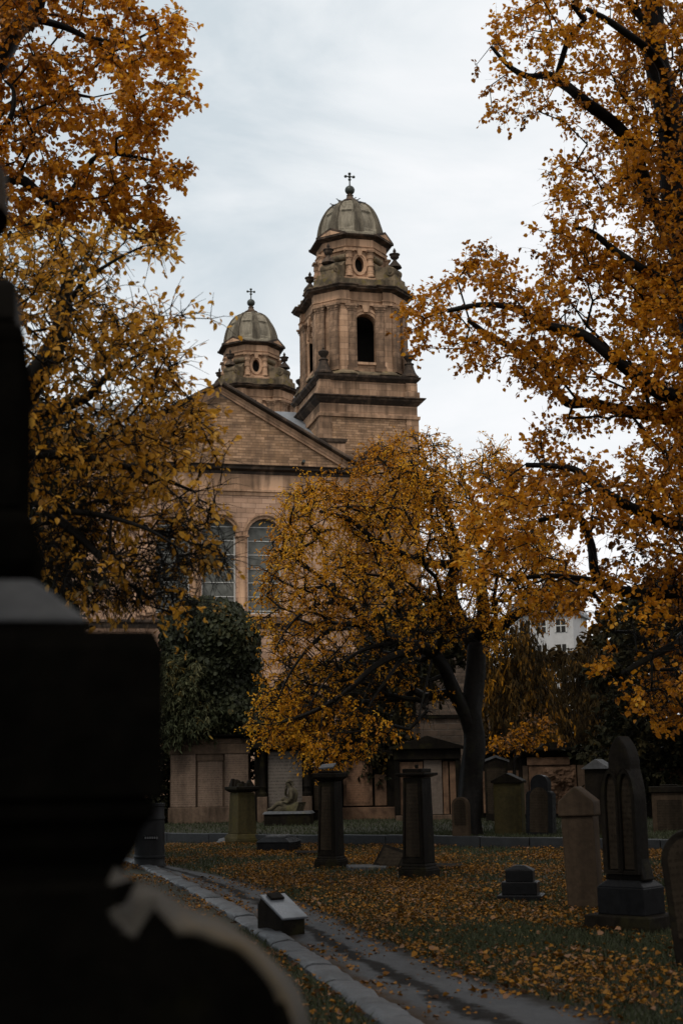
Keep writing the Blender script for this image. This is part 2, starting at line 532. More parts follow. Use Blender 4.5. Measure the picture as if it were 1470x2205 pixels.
# spout below the cornice
sx_, sz_ = hit(652, 998)
S = MB(); S.tube([(sx_, .1, sz_), (sx_ - .02, -.35, sz_ + .06)], .085, 10); S.build('rainwater_spout', MAT['metal'], church)
# roofs
S = MB(); S.prism([(xl - .3, zc + .05), (xr + .3, zc + .05), (gx, gz + .15)], 0.3, 9.0); S.build('roof', MAT['slate'], church)
nx0, nz0 = hit(560, 905, 11.0); nx1, nz1 = hit(600, 886, 15)
S = MB()
S.add([(gx - 9, 9.2, nz0 - 1.5), (nx1 + 2.2, 9.2, nz0 - 1.5), (nx1 + 2.2, 15, nz1), (gx - 9, 15, nz1), (gx - 9, 21, nz0 - 1.5), (nx1 + 2.2, 21, nz0 - 1.5)],
      [(0, 1, 2, 3), (3, 2, 5, 4), (0, 3, 4), (1, 5, 2), (0, 4, 5, 1)])
S.build('nave_roof', MAT['slate'], church)
S = MB(); S.box(gx - 8.8, nx1 + 2.0, 9.4, 20.8, 0, nz0 - 1.49); S.build('nave_wall', MAT['rubble'], church)

# ---- bell tower, in tower-local metres (origin on its axis at ground level)
_t = CI @ P(752, 1102, 86)
TY = _t.y
HWB, HDB = 2.82, 3.35             # half width and depth of the square base
def tz(px, py, back=0.0): return hit(px, py, TY - HDB + back)[1]
z_b = tz(800, 812)                # top of the square base
z_c2 = tz(800, 858); z_c2b = tz(800, 874); z_s3 = tz(800, 903)
z_sill = tz(790, 783, .4); z_spr = tz(790, 700, .4); z_top = tz(790, 673, .4)
z_cap0, z_cap1 = tz(740, 670, .3), tz(740, 657, .3)
z_en1 = tz(780, 634, .3); z_cor = tz(780, 621, .3); z_par = tz(780, 603, .6)
z_l0 = tz(760, 596, 1.3); z_lc0 = tz(770, 540, 1.3); z_lcor0 = tz(770, 520, 1.2); z_lcor1 = tz(770, 504, 1.0); z_ov = tz(771, 569, 1.3)
def tzc(py): return hit(750, py, TY)[1]
z_d0 = z_lcor1 + .12; z_d1 = tzc(438); z_n = tzc(420); z_ball0, z_ball1 = tzc(419), tzc(400); z_x = tzc(371)

def rect(hx, hy): return [(-hx, -hy), (hx, -hy), (hx, hy), (-hx, hy)]
S = MB()
S.box(-HWB, HWB, -HDB, HDB, 0, z_s3)
tower = S.build('bell_tower', MAT['rubble'], church)
tower.location = (_t.x + 0.42, _t.y, 0)
tower.scale = (1.06, 1.06, 1)
S = MB()
S.mould(rect(HWB, HDB), [(.0, z_s3 + .003), (.14, z_s3 + .02), (.16, z_s3 + .2), (.02, z_s3 + .24), (.02, z_c2b)])
S.mould(rect(HWB - .08, HDB - .08), [(0, z_c2 + .003), (.0, z_b - .34)])
cp = 0.62
for sx in (-1, 1):
    for sy in (-1, 1):
        x0, x1 = sorted((sx * (HWB + .05), sx * (HWB - cp))); y0, y1 = sorted((sy * (HDB + .05), sy * (HDB - cp)))
        S.box(x0, x1, y0, y1, z_c2 + .003, z_b - .338)
        S.box(x0 - .02, x1 + .02, y0 - .02, y1 + .02, z_s3 - 1.9, z_s3 + .004)
        S.box(x0 - .10, x1 + .10, y0 - .10, y1 + .10, z_c2 + .004, z_c2 + .42)
S.build('base_stage', MAT['ashlar'], tower)
S = MB()
S.mould(rect(HWB, HDB), [(.03, z_c2b + .002), (.10, z_c2b + .06), (.30, z_c2 - .2), (.33, z_c2 - .12), (.44, z_c2 - .06), (.44, z_c2), (.05, z_c2 + .08)])
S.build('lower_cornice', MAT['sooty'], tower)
S = MB()
S.mould(rect(HWB, HDB), [(0, z_b - .336), (.08, z_b - .25), (.2, z_b - .14), (.24, z_b), (.0, z_b + .06)])
S.build('upper_cornice', MAT['sooty'], tower)
# belfry: four chamfered corner piers, four arched walls
BW, BD, PP, PE, PC = 2.5, 2.95, 1.42, .2, 1.22
def bplan(w, d, p, e_, c):
    q = []
    for (sx, sy, order) in ((-1, -1, 0), (1, -1, 1), (1, 1, 0), (-1, 1, 1)):
        a = [(sx * (w - p) , sy * d), (sx * (w - p), sy * (d + e_)), (sx * (w + e_ - c), sy * (d + e_))]
        b = [(sx * (w + e_), sy * (d + e_ - c)), (sx * (w + e_), sy * (d - p)), (sx * w, sy * (d - p))]
        pts = a + b
        if order == 0: pts = pts[::-1]
        q += pts
    return q
BP = bplan(BW, BD, PP, PE, PC)
# make counter-clockwise
def area(p): return sum(p[i - 1][0] * p[i][1] - p[i][0] * p[i - 1][1] for i in range(len(p))) / 2
if area(BP) < 0: BP = BP[::-1]
S = MB()
S.mould(BP, [(.42, z_b + .062), (.40, z_b + .16), (.14, z_b + .36)])
S.build('belfry_plinth', MAT['mossy'], tower)
zb0 = z_b + .362
S = MB()
for sx in (-1, 1):
    for sy in (-1, 1):
        pl = [(sx * (BW - PP), sy * (BD - .6)), (sx * (BW - PP), sy * (BD + PE)), (sx * (BW + PE - PC), sy * (BD + PE)), (sx * (BW + PE), sy * (BD + PE - PC)), (sx * (BW + PE), sy * (BD - PP)), (sx * (BW - .6), sy * (BD - PP)), (sx * (BW - .6), sy * (BD - .6))]
        if area(pl) < 0: pl = pl[::-1]
        S.loops([[(x, y, zb0) for x, y in pl], [(x, y, z_cap1) for x, y in pl]])
aw = 1.28
def arch_wall(mb, half, dist, rot, sill):
    m = Matrix.Rotation(rot, 4, 'Z')
    mb.plate([(-half, zb0), (half, zb0), (half, z_cap1), (-half, z_cap1)], [arch_pts(0, aw, z_spr, sill, 16)], -dist, -dist + .55, m)
for rot, half, dist in ((0, BW - PP, BD - .02), (math.pi, BW - PP, BD - .02), (math.pi / 2, BD - PP, BW - .02), (-math.pi / 2, BD - PP, BW - .02)):
    arch_wall(S, half, dist, rot, z_sill)
S.build('belfry', MAT['ashlar'], tower)
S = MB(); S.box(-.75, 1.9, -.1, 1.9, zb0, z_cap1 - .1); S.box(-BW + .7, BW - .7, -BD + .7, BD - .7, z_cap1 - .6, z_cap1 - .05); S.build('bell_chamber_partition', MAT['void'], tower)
for rot, dist in ((0, BD), (math.pi / 2, BW), (-math.pi / 2, BW), (math.pi, BD)):
    S = MB(); m = Matrix.Rotation(rot, 4, 'Z')
    for (ra, rb, e_) in ((aw / 2, aw / 2 + .16, .05), (aw / 2 + .162, aw / 2 + .3, .10)):
        for k in range(14):
            a0, a1 = math.pi * k / 14, math.pi * (k + 1) / 14
            S.prism([(ra * math.cos(a0), z_spr + ra * math.sin(a0)), (rb * math.cos(a0), z_spr + rb * math.sin(a0)), (rb * math.cos(a1), z_spr + rb * math.sin(a1)), (ra * math.cos(a1), z_spr + ra * math.sin(a1))], -dist - e_, -dist + .3, m)
    for sx in (-1, 1):
        S.prism([(sx * .63 - .17 * (sx < 0), z_spr - .22), (sx * .63 + .3 * (sx > 0) - .13 * (sx < 0), z_spr - .22), (sx * .63 + .36 * (sx > 0) - .19 * (sx < 0), z_spr - .003), (sx * .63 - .19 * (sx < 0), z_spr - .003)], -dist - .13, -dist + .3, m)
        S.box(sx * .79 - .15, sx * .79 + .15, -dist - .05, -dist + .3, z_sill, z_spr - .223, m)
    S.prism([(-.13, z_top - .1), (.13, z_top - .1), (.22, z_cap1 - .02), (-.22, z_cap1 - .02)], -dist - .2, -dist + .2, m)
    S.box(-1.0, 1.0, -dist - .14, -dist + .3, z_sill - .16, z_sill - .003, m)
    S.build('arch_surround', MAT['smooth'], tower)
def pilaster(mb, wd, m, proj=.2):
    mb.box(-wd / 2, wd / 2, -proj, .05, zb0 + .34, z_cap0 - .02, m)
    mb.box(-wd / 2 - .05, wd / 2 + .05, -proj - .05, .05, zb0, zb0 + .2, m)
    mb.box(-wd / 2 - .025, wd / 2 + .025, -proj - .025, .05, zb0 + .203, zb0 + .338, m)
    mb.box(-wd / 2 - .03, wd / 2 + .03, -proj - .03, .05, z_cap0 - .018, z_cap0 + .04, m)
    mb.frustum(-wd / 2, wd / 2, -proj, .05, z_cap0 + .042, -wd / 2 - .09, wd / 2 + .09, -proj - .1, .05, z_cap1 - .13, m)
    for s_ in (-1, 1):
        mb.lathe([(.02, -.05), (.085, -.05), (.085, .05), (.02, .05)], 12, m @ Mt(s_ * (wd / 2 - .02), -proj - .04, z_cap1 - .2, rx=math.pi / 2))
    mb.box(-wd / 2 - .13, wd / 2 + .13, -proj - .14, .05, z_cap1 - .128, z_cap1 - .004, m)
cpil = PC * math.sqrt(2)
pm = None
mats_p = []
for sx in (-1, 1):
    for sy in (-1, 1):
        cx, cy = sx * (BW + PE - PC / 2), sy * (BD + PE - PC / 2)
        ang = math.atan2(sy, sx) + math.pi / 2
        for o in (-1, 1):
            mats_p.append(Matrix.Translation((cx, cy, 0)) @ Matrix.Rotation(ang, 4, 'Z') @ Matrix.Translation((o * cpil * .26, 0, 0)))
        mats_p.append(Matrix.Translation((sx * (BW - PP - .24), sy * (BD - .02), 0)) @ Matrix.Rotation(0 if sy < 0 else math.pi, 4, 'Z'))
        mats_p.append(Matrix.Translation((sx * (BW - .02), sy * (BD - PP - .24), 0)) @ Matrix.Rotation(math.pi / 2 if sx > 0 else -math.pi / 2, 4, 'Z'))
S = MB(); pilaster(S, .56, Matrix.Identity(4))
for k, m in enumerate(mats_p):
    if k == 0:
        pil0 = S.build('pilaster', MAT['pil'], tower); o = pil0
    else:
        o = pil0.copy(); col.objects.link(o); o.parent = tower
    o.matrix_local = m
# entablature, cornice, blocking
S = MB(); S.mould(BP, [(.12, z_cap1 + .002), (.12, z_cap1 + .22), (.17, z_cap1 + .25), (.17, z_cap1 + .3), (.08, z_cap1 + .32), (.08, z_cor - .302)])
S.build('entablature', MAT['smooth'], tower)
S = MB(); S.mould(BP, [(.1, z_cor - .30), (.2, z_cor - .24), (.44, z_cor - .18), (.46, z_cor - .11), (.55, z_cor - .05), (.55, z_cor), (.2, z_cor + .07)])
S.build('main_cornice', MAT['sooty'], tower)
S = MB(); S.mould(BP, [(-.15, z_cor + .06), (-.15, z_par)])
S.build('blocking_course', MAT['mossy'], tower)
# scroll plinths on the corners
zsp = z_par + .1
for sx in (-1, 1):
    for sy in (-1, 1):
        ang = math.atan2(sy, sx) + math.pi / 2
        cx, cy = sx * (BW + PE - PC / 2), sy * (BD + PE - PC / 2)
        m = Matrix.Translation((cx, cy, 0)) @ Matrix.Rotation(ang, 4, 'Z')
        S = MB()
        S.frustum(-.80, .80, -.28, 1.6, z_cor + .05, -.78, .78, -.26, 1.6, z_par - .1, m)
        S.frustum(-.64, .64, -.18, 1.6, z_par - .097, -.62, .62, -.16, 1.6, z_par + .2, m)
        S.build('scroll_plinth', MAT['mossy'], tower)
        zb = z_par + .203
        hh = (z_lc0 - zb)
        S = MB()
        prof = [(-0.05, zb), (1.75, zb), (1.75, zb + hh * .95), (1.62, zb + hh * .8), (1.3, zb + hh * .62), (.95, zb + hh * .44), (.62, zb + hh * .40), (.4, zb + hh * .45), (.15, zb + hh * .38), (-.03, zb + hh * .2)]
        mm = m @ Matrix.Rotation(math.pi / 2, 4, 'Z')
        S.prism([(y, z) for y, z in prof], -.42, .42, mm)
        for (yy, zz, rr) in ((.2, zb + hh * .22, .3), (1.36, zb + hh * .78, .2)):
            S.lathe([(.05, -.52), (rr * .35, -.52), (rr * .4, -.48), (rr * .85, -.48), (rr, -.44), (rr, .44), (rr * .85, .48), (rr * .4, .48), (rr * .35, .52), (.05, .52)], 18, mm @ Mt(yy, 0, zz, rx=math.pi / 2))
        S.build('scroll_buttress', MAT['mossy'], tower)
        S = MB()
        u = zb + hh * .40
        S.lathe([(.1, u - .1), (.52, u), (.44, u + .15), (.26, u + .34), (.15, u + .46), (.13, u + .54), (.26, u + .6), (.32, u + .68), (.33, u + .8), (.40, u + .84), (.40, u + .89), (.17, u + .95), (.09, u + 1.02), (.13, u + 1.09), (.11, u + 1.15), (.02, u + 1.3)], 16, m @ Mt(0, .14, 0) @ Matrix.Diagonal((.8, .8, 1, 1)))
        S.build('urn', MAT['sooty'], tower, True, angle=40)
# lantern
OR = 1.86
def octo(r): return [(r / math.cos(math.pi / 8) * math.cos(math.pi / 8 + k * math.pi / 4), r / math.cos(math.pi / 8) * math.sin(math.pi / 8 + k * math.pi / 4)) for k in range(8)]
OC = octo(OR)
side = 2 * OR * math.tan(math.pi / 8)
S = MB()
S.mould(octo(OR + .28), [(0, z_cor + .1), (0, z_l0 - .1), (-.1, z_l0)])
for k in range(8):
    m = Matrix.Rotation(k * math.pi / 4, 4, 'Z')
    ell = [(.27 * math.cos(2 * math.pi * i / 24), z_ov + .50 * math.sin(2 * math.pi * i / 24)) for i in range(24)]
    S.plate([(-side / 2, z_l0), (side / 2, z_l0), (side / 2, z_lc0), (-side / 2, z_lc0)], [ell] if k % 2 == 0 else [], -OR, -OR + .4, m)
S.build('lantern', MAT['ashlar'], tower)
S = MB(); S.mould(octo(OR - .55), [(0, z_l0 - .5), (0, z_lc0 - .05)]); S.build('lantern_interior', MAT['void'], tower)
for k in range(0, 8, 2):
    m = Matrix.Rotation(k * math.pi / 4, 4, 'Z')
    S = MB()
    for i in range(24):
        a0, a1 = 2 * math.pi * i / 24, 2 * math.pi * (i + 1) / 24
        for s0, s1, e_ in ((1.0, 1.3, .05), (1.3, 1.55, .1)):
            q = lambda a, s_: ((.27 + .27 * (s_ - 1) * 1.25) * math.cos(a), z_ov + (.5 + .5 * (s_ - 1) * .8) * math.sin(a))
            S.prism([q(a0, s0), q(a0, s1), q(a1, s1), q(a1, s0)], -OR - e_, -OR + .02, m)
    S.prism([(-.1, z_ov + .55), (.1, z_ov + .55), (.15, z_lc0 - .01), (-.15, z_lc0 - .01)], -OR - .16, -OR + .02, m)
    S.build('oval_window', MAT['smooth'], tower)
    for sx in (-1, 1):
        S = MB()
        r = .17
        hC = z_lc0 - z_l0
        prof = [(r * 1.4, z_l0), (r * 1.4, z_l0 + .12), (r * 1.1, z_l0 + .2)]
        nb = 5
        for b_ in range(nb):
            za, zb_ = z_l0 + .2 + (hC - .48) * b_ / nb, z_l0 + .2 + (hC - .48) * (b_ + 1) / nb
            rr = r * (1.22 if b_ % 2 == 0 else 1.0)
            prof += [(rr, za + .01), (rr, zb_ - .01)]
        prof += [(r * 1.1, z_lc0 - .27), (r * 1.3, z_lc0 - .16), (r * 1.3, z_lc0 - .12)]
        S.lathe(prof, 16, m @ Mt(sx * (side / 2 - .12), -OR - .1, 0))
        S.box(sx * (side / 2 - .12) - .26, sx * (side / 2 - .12) + .26, -OR - .36, -OR + .05, z_lc0 - .118, z_lc0 - .003, m)
        S.build('lantern_column', MAT['ashlar'], tower, True, angle=30)
S = MB(); S.mould(OC, [(.14, z_lc0 + .002), (.14, z_lc0 + .2), (.2, z_lc0 + .24), (.1, z_lc0 + .26), (.1, z_lcor1 - .222)])
S.build('lantern_entablature', MAT['smooth'], tower)
S = MB(); S.mould(OC, [(.12, z_lcor1 - .22), (.2, z_lcor1 - .17), (.40, z_lcor1 - .12), (.48, z_lcor1 - .05), (.48, z_lcor1), (.1, z_lcor1 + .1)])
S.build('lantern_cornice', MAT['sooty'], tower)
for k in range(1, 8, 2):
    m = Matrix.Rotation(k * math.pi / 4, 4, 'Z')
    S = MB()
    hs = side / 2 + .22
    S.prism([(-hs, z_lcor1 - .1), (hs, z_lcor1 - .1), (hs, z_lcor1 + .06), (0, z_lcor1 + .5), (-hs, z_lcor1 + .06)], -OR - .52, -OR + .2, m)
    S.build('small_pediment', MAT['sooty'], tower)
    S = MB(); S.prism([(-hs + .3, z_lcor1 + .02), (hs - .3, z_lcor1 + .02), (0, z_lcor1 + .33)], -OR - .54, -OR - .523, m); S.build('pediment_panel', MAT['smooth'], tower)
# dome: panelled, eight ribs
DR = 1.95
dh = z_d1 - z_d0
def dprof(t): return DR * math.cos(t * math.pi / 2 * .93) ** .82, z_d0 + dh * math.sin(t * math.pi / 2 * .93) / math.sin(math.pi / 2 * .93)
S = MB(); rings = []
TH, NT = 96, 28
for j in range(NT + 1):
    t = j / NT
    r, z = dprof(t)
    ring = []
    for i in range(TH):
        a = 2 * math.pi * i / TH
        ph = (a % (math.pi / 4)) - math.pi / 8       # 0 at mid-panel
        wpan = .21
        inp = abs(ph) < wpan and (.14 < t < .44 or .49 < t < .72)
        rr = r * (1 - (0.075 if inp else 0)) * (1 + .012 * math.cos(8 * a))
        ring.append((rr * math.cos(a), rr * math.sin(a), z))
    rings.append(ring)
S.mould([(x, y) for x, y in octo(DR + .06)], [(.08, z_lcor1 + .09), (.08, z_d0 + .1), (0, z_d0 + .22)])
S.loops(rings)
dome = S.build('dome', MAT['dome'], tower, True, angle=28)
for k in range(8):
    a = k * math.pi / 4 + math.pi / 8 + math.pi / 8
    S = MB(); rr_ = []
    for j in range(15):
        t = j / 14 * .97
        r, z = dprof(t)
        hw_ = .23 * (1 - t) + .07
        ca, sa = math.cos(a), math.sin(a)
        ring = []
        for (rad, tt) in ((r - .1, -hw_), (r + .10, -hw_), (r + .13, -hw_ * .6), (r + .13, hw_ * .6), (r + .10, hw_), (r - .1, hw_)):
            ring.append((rad * ca - tt * sa, rad * sa + tt * ca, z + .02))
        rr_.append(ring)
    S.loops(rr_)
    S.build('dome_rib', MAT['domerib'], tower, True, angle=40)
S = MB(); S.lathe([(.62, z_d1 - .2), (.60, z_d1 - .06), (.5, z_d1 - .03), (.46, z_d1 + .06), (.5, z_d1 + .1), (.48, z_d1 + .15), (.28, z_d1 + .26), (.18, z_n - .1), (.22, z_n - .04), (.10, z_ball0 + .05)], 20)
S.build('dome_cap', MAT['sooty'], tower, True, angle=40)
S = MB()
rb = (z_ball1 - z_ball0) / 2; zc_ = (z_ball0 + z_ball1) / 2
S.lathe([(.02, zc_ - rb)] + [(rb * math.sin(math.pi * k / 10), zc_ - rb * math.cos(math.pi * k / 10)) for k in range(1, 10)] + [(.06, zc_ + rb), (.03, zc_ + rb + .12)], 20)
S.build('ball_finial', MAT['metal'], tower, True, angle=50)
S = MB()
zx0 = zc_ + rb; hx = z_x - zx0; zarm = zx0 + hx * .68; al = hx * .27
S.lathe([(.045, zx0), (.04, z_x - .1)], 8)
S.tube([(-al, 0, zarm), (al, 0, zarm)], .04, 8)
for (x, z) in ((-al, zarm), (al, zarm), (0, z_x - .1), (0, zarm), (0, zarm - al * .8)):
    S.lathe([(.01, -.1), (.08, -.06), (.1, 0), (.08, .06), (.01, .1)], 10, Mt(x, 0, z))
S.build('cross', MAT['metal'], tower)
# corner urns on the base
S = MB()
u = z_b + .061
S.lathe([(.66, u), (.66, u + .12), (.6, u + .16), (.46, u + .38), (.36, u + .65), (.30, u + .9), (.28, u + 1.0), (.34, u + 1.04), (.34, u + 1.1), (.2, u + 1.16), (.16, u + 1.26), (.2, u + 1.34), (.33, u + 1.5), (.36, u + 1.62), (.38, u + 1.66), (.3, u + 1.76), (.12, u + 1.84), (.06, u + 1.9), (.09, u + 1.97), (.02, u + 2.1)], 18)
for k, (sx, sy) in enumerate(((-1, -1), (1, -1), (1, 1), (-1, 1))):
    o = S.build('corner_urn', MAT['sooty'], tower, True, angle=40) if k == 0 else o0.copy()
    if k == 0: o0 = o
    else: col.objects.link(o); o.parent = tower
    o.scale = (.82, .82, .82); o.location = (sx * (HWB - .3), sy * (HDB - .3), (z_b + .061) * .18)
t2 = copy_tree(tower, church)
_q = CI @ P(541, 740, 108)
t2.location = (_q.x, _q.y, 0)
tower['label'] = 'nearer and taller-looking bell tower with open arched belfry'
t2['label'] = 'farther bell tower, half hidden by the gable'
# little attic block between gable and tower, and a gabled dormer on the tower's right
ax0, az1 = hit(655, 941, 4.2); ax1, _z = hit(742, 948, 4.2); az0 = hit(742, 1010, 4.2)[1]
S = MB(); S.box(ax0, ax1, 4.2, 7, az0 - 6, az1 - .3); S.build('attic_block', MAT['smooth'], church)
S = MB(); bx = [(ax0, 4.2), (ax1, 4.2), (ax1, 7), (ax0, 7)]; S.mould(bx, [(0, az1 - .298), (.1, az1 - .2), (.14, az1 - .04), (.0, az1)]); S.build('attic_cornice', MAT['sooty'], church)
dx0, dz0 = hit(778, 978, TY - HDB - .9); dx1, dz1 = hit(816, 955, TY - HDB - .9)
S = MB(); S.prism([(dx0, dz0), (dx0 + 2 * (dx1 - dx0), dz0), (dx1, dz1 + .15)], TY - HDB - .9, TY - HDB + .2)
S.build('side_pediment', MAT['sooty'], church)
S = MB(); S.box(dx0 + .25, dx0 + 2 * (dx1 - dx0) - .25, TY - HDB - .7, TY - HDB + .1, 0, dz0 - .003); S.build('side_bay', MAT['rubble'], church)

# birds on the big dome
S = MB()
S.loops([[(.0 + x0, r * math.cos(2 * math.pi * i / 8), z0 + r * .9 * math.sin(2 * math.pi * i / 8)) for i in range(8)] for x0, z0, r in ((-.26, .08, .02), (-.16, .12, .05), (-.04, .15, .085), (.07, .18, .075), (.12, .24, .045), (.15, .29, .05), (.19, .3, .03), (.25, .29, .008))])
S.tube([(.0, .03, .0), (.0, .03, .12)], .012, 5); S.tube([(.0, -.03, .0), (.0, -.03, .12)], .012, 5)
S.add([(-.2, -.05, .1), (-.2, .05, .1), (-.42, .04, .05), (-.42, -.04, .05), (-.2, -.05, .08), (-.2, .05, .08), (-.42, .04, .04), (-.42, -.04, .04)], [(0, 1, 2, 3), (7, 6, 5, 4), (0, 3, 7, 4), (1, 5, 6, 2), (3, 2, 6, 7)])
bird = None
bm_ = plain('pigeon_feathers', (0.05, 0.05, 0.055), (0.11, 0.11, 0.115), 0.6, 20)
BL = ['dark pigeon standing alone lowest on the left of the nearer dome', 'dark pigeon near the cap on the left shoulder of the nearer dome',
      'dark pigeon nearest the cap on the right shoulder of the nearer dome', 'middle pigeon of the three on the right shoulder of the nearer dome', 'lowest pigeon of the three on the right shoulder of the nearer dome']
TW = CM @ Matrix.Translation(tower.location)
for k, (px, py, rz) in enumerate(((717, 447, 2.6), (731, 438, 3.3), (760, 434, .4), (768, 437, .1), (774, 440, 2.8))):
    o = CI @ EYE; d = CI.to_3x3() @ ray(px, py)
    c0 = Vector((tower.location.x, tower.location.y, 0))
    best = None
    for tt in np.linspace(.55, .98, 90):           # where that line of sight grazes the dome
        r, z = dprof(tt)
        r *= 1.02
        for a in np.linspace(math.pi * .9, math.pi * 2.1, 60):
            q = c0 + Vector((r * math.cos(a), r * math.sin(a), z))
            v = q - o
            dd = (v - d * v.dot(d) / d.dot(d)).length
            if best is None or dd < best[0]: best = (dd, q)
    q = CM @ best[1]
    if bird is None: o_ = bird = S.build('pigeon', bm_, None, True, angle=60)
    else:
        o_ = bird.copy(); col.objects.link(o_)
    o_.location = q; o_.rotation_euler = (0, 0, rz)
    tag(o_, BL[k], 'bird', 'pigeons on the dome')

ra0, rzt = hit(900, 1330, 6.0); ra1 = hit(1050, 1330, 6.0)[0]
S = MB(); S.box(xr + .2, ra1, 6, 14, 0, rzt); S.build('aisle_wall', MAT['oldwall'], church)
# ------------------------------------------------------------------ graveyard stones
TZ = 0.2                                           # the terrace behind the low kerb
MAT.update(
    tomb=stone('tomb_sandstone', (0.082, 0.055, 0.038), (0.13, 0.088, 0.06), (0.010, 0.008, 0.006), soot=0.58, soot_scale=0.9, streak=0.5, bump=0.4, rough=0.7, spec=0.015),
    tombpanel=stone('tomb_inscribed_panel', (0.115, 0.08, 0.058), (0.165, 0.115, 0.083), (0.02, 0.015, 0.012), soot=0.46, soot_scale=0.8, streak=0.5, bump=0.35, rough=0.7, text=(16, .75), spec=0.015),
    redpanel=stone('red_sandstone_panel', (0.13, 0.072, 0.043), (0.185, 0.105, 0.064), (0.035, 0.024, 0.018), soot=0.46, soot_scale=1.1, streak=0.4, bump=0.5, rough=0.75, text=(15, .5), spec=0.015),
    redcarved=stone('red_carved_panel', (0.11, 0.064, 0.04), (0.165, 0.098, 0.06), (0.02, 0.014, 0.011), soot=0.5, soot_scale=1.6, streak=0.2, bump=1.0, grain=7, rough=0.75, spec=0.015),
    grime=stone('soot_black_stone', (0.0075, 0.0062, 0.0048), (0.0145, 0.0115, 0.0085), (0.0025, 0.0023, 0.002), soot=0.55, soot_scale=1.1, streak=0.5, bump=0.35, rough=0.55, moss=((0.016, 0.014, 0.006), .35), spec=0.015),
    grimetext=stone('soot_black_inscribed', (0.018, 0.0135, 0.0092), (0.031, 0.023, 0.0155), (0.004, 0.0034, 0.0028), soot=0.45, soot_scale=1.1, streak=0.7, bump=0.3, rough=0.55, text=(18, .8), spec=0.015),
    greytext=stone('grey_tablet', (0.085, 0.072, 0.06), (0.12, 0.10, 0.083), (0.025, 0.021, 0.018), soot=0.4, soot_scale=1.1, streak=0.4, bump=0.25, rough=0.6, text=(11, .95), spec=0.015),
    brownst=stone('brown_headstone', (0.03, 0.021, 0.014), (0.05, 0.034, 0.022), (0.010, 0.008, 0.006), soot=0.4, soot_scale=1.3, streak=0.7, bump=0.35, rough=0.6, moss=((0.03, 0.026, 0.012), .25), spec=0.015),
    olive=stone('moss_green_stone', (0.03, 0.025, 0.012), (0.05, 0.04, 0.018), (0.010, 0.009, 0.006), soot=0.45, soot_scale=1.2, streak=0.6, bump=0.35, rough=0.65, moss=((0.042, 0.034, 0.011), .5), spec=0.015),
    wetgran=stone('polished_black_granite', (0.005, 0.005, 0.0052), (0.009, 0.009, 0.0095), (0.003, 0.003, 0.003), soot=0.4, soot_scale=1.5, streak=0.5, bump=0.08, rough=0.32, spec=0.04),
    wettop=stone('wet_grey_stone', (0.045, 0.046, 0.048), (0.085, 0.087, 0.09), (0.035, 0.034, 0.032), soot=0.4, soot_scale=1.5, streak=0.1, bump=0.3, rough=0.4, spec=0.04, moss=((0.09, 0.08, 0.05), .2)),
    iron=plain('black_painted_iron', (0.004, 0.004, 0.0042), (0.007, 0.007, 0.0074), 0.5, 12, 0.0, 0.12, 0.05),
)
def stand(name, label, cat, pxl, pxr, pyb, gz=0.0, rz=0.0, group=None):
    pc = (pxl + pxr) / 2
    g = G(pc, pyb, gz)
    root = thing(name, label, cat, (g.x, g.y, gz), R(rz), group)
    W = P(pxr, pyb, g.y).x - P(pxl, pyb, g.y).x
    def H(py, px=pc): return P(px, py, g.y).z - gz
    def X(px): return P(px, pyb, g.y).x - g.x
    return root, W, H, X

def stepped(mb, w, d, steps):                  # stack of (half-width factor in m, z0, z1[, top factor])
    for s in steps:
        a, z0, z1 = s[0], s[1], s[2]
        b = s[3] if len(s) > 3 else a
        mb.frustum(-w / 2 - a, w / 2 + a, -d / 2 - a, d / 2 + a, z0, -w / 2 - b, w / 2 + b, -d / 2 - b, d / 2 + b, z1)

def pillar_stone(label, pxl, pxr, pyb, ytop, ycap0, ycap1, ybase, rz, extra=None, k=.8):
    root, W, H, X = stand('pillar_headstone', label, 'headstone', pxl, pxr, pyb, 0, rz, 'square pillar headstones')
    bw = W / (abs(math.cos(R(rz))) + abs(math.sin(R(rz))))
    w = bw * k
    zb, zc0, zc1, zt = H(ybase), H(ycap0), H(ycap1), H(ytop)
    S = MB()
    o = (bw - w) / 2
    stepped(S, w, w, [(o, -.05, zb * .62), (o * .9, zb * .62 + .002, zb * .8, o * .5), (o * .45, zb * .8 + .002, zb, 0.0)])
    S.build('base', MAT['grime'], root, bevel=.012)
    S = MB(); t = .025
    S.frustum(-w / 2, w / 2, -w / 2, w / 2, zb - .002, -w / 2 + t, w / 2 - t, -w / 2 + t, w / 2 - t, zc0)
    S.build('shaft', MAT['grime'], root, bevel=.012)
    S = MB(); q = w / 2 - .065
    S.frustum(-q, q, -w / 2 - .008, -w / 2 + .1, zb + .1, -q + t, q - t, -w / 2 + t - .008, -w / 2 + t + .1, zc0 - .09)
    S.build('inscription_panel', MAT['grimetext'], root)
    S = MB(); q = w / 2 - .05
    for sx in (-1, 1): S.frustum(min(sx * q, sx * (q + .03)), max(sx * q, sx * (q + .03)), -w / 2 - .02, -w / 2 + .05, zb + .09, min(sx * (q - t), sx * (q - t + .03)), max(sx * (q - t), sx * (q - t + .03)), -w / 2 + t - .02, -w / 2 + t + .05, zc0 - .06)
    S.build('panel_border', MAT['grime'], root)
    S = MB(); hc = zc1 - zc0
    stepped(S, w, w, [(-.02, zc0 + .002, zc0 + hc * .25, .02), (.02, zc0 + hc * .25 + .002, zc0 + hc * .45, .055), (.055, zc0 + hc * .45 + .002, zc1)])
    S.build('cap', MAT['grime'], root, bevel=.01)
    S = MB(); hb = zt - zc1
    stepped(S, w, w, [(-.02, zc1 + .002, zc1 + hb * .5), (-.16, zc1 + hb * .5 + .002, zt)])
    S.build('top_block', MAT['grime'], root, bevel=.01)
    return root, w, zt, zc1
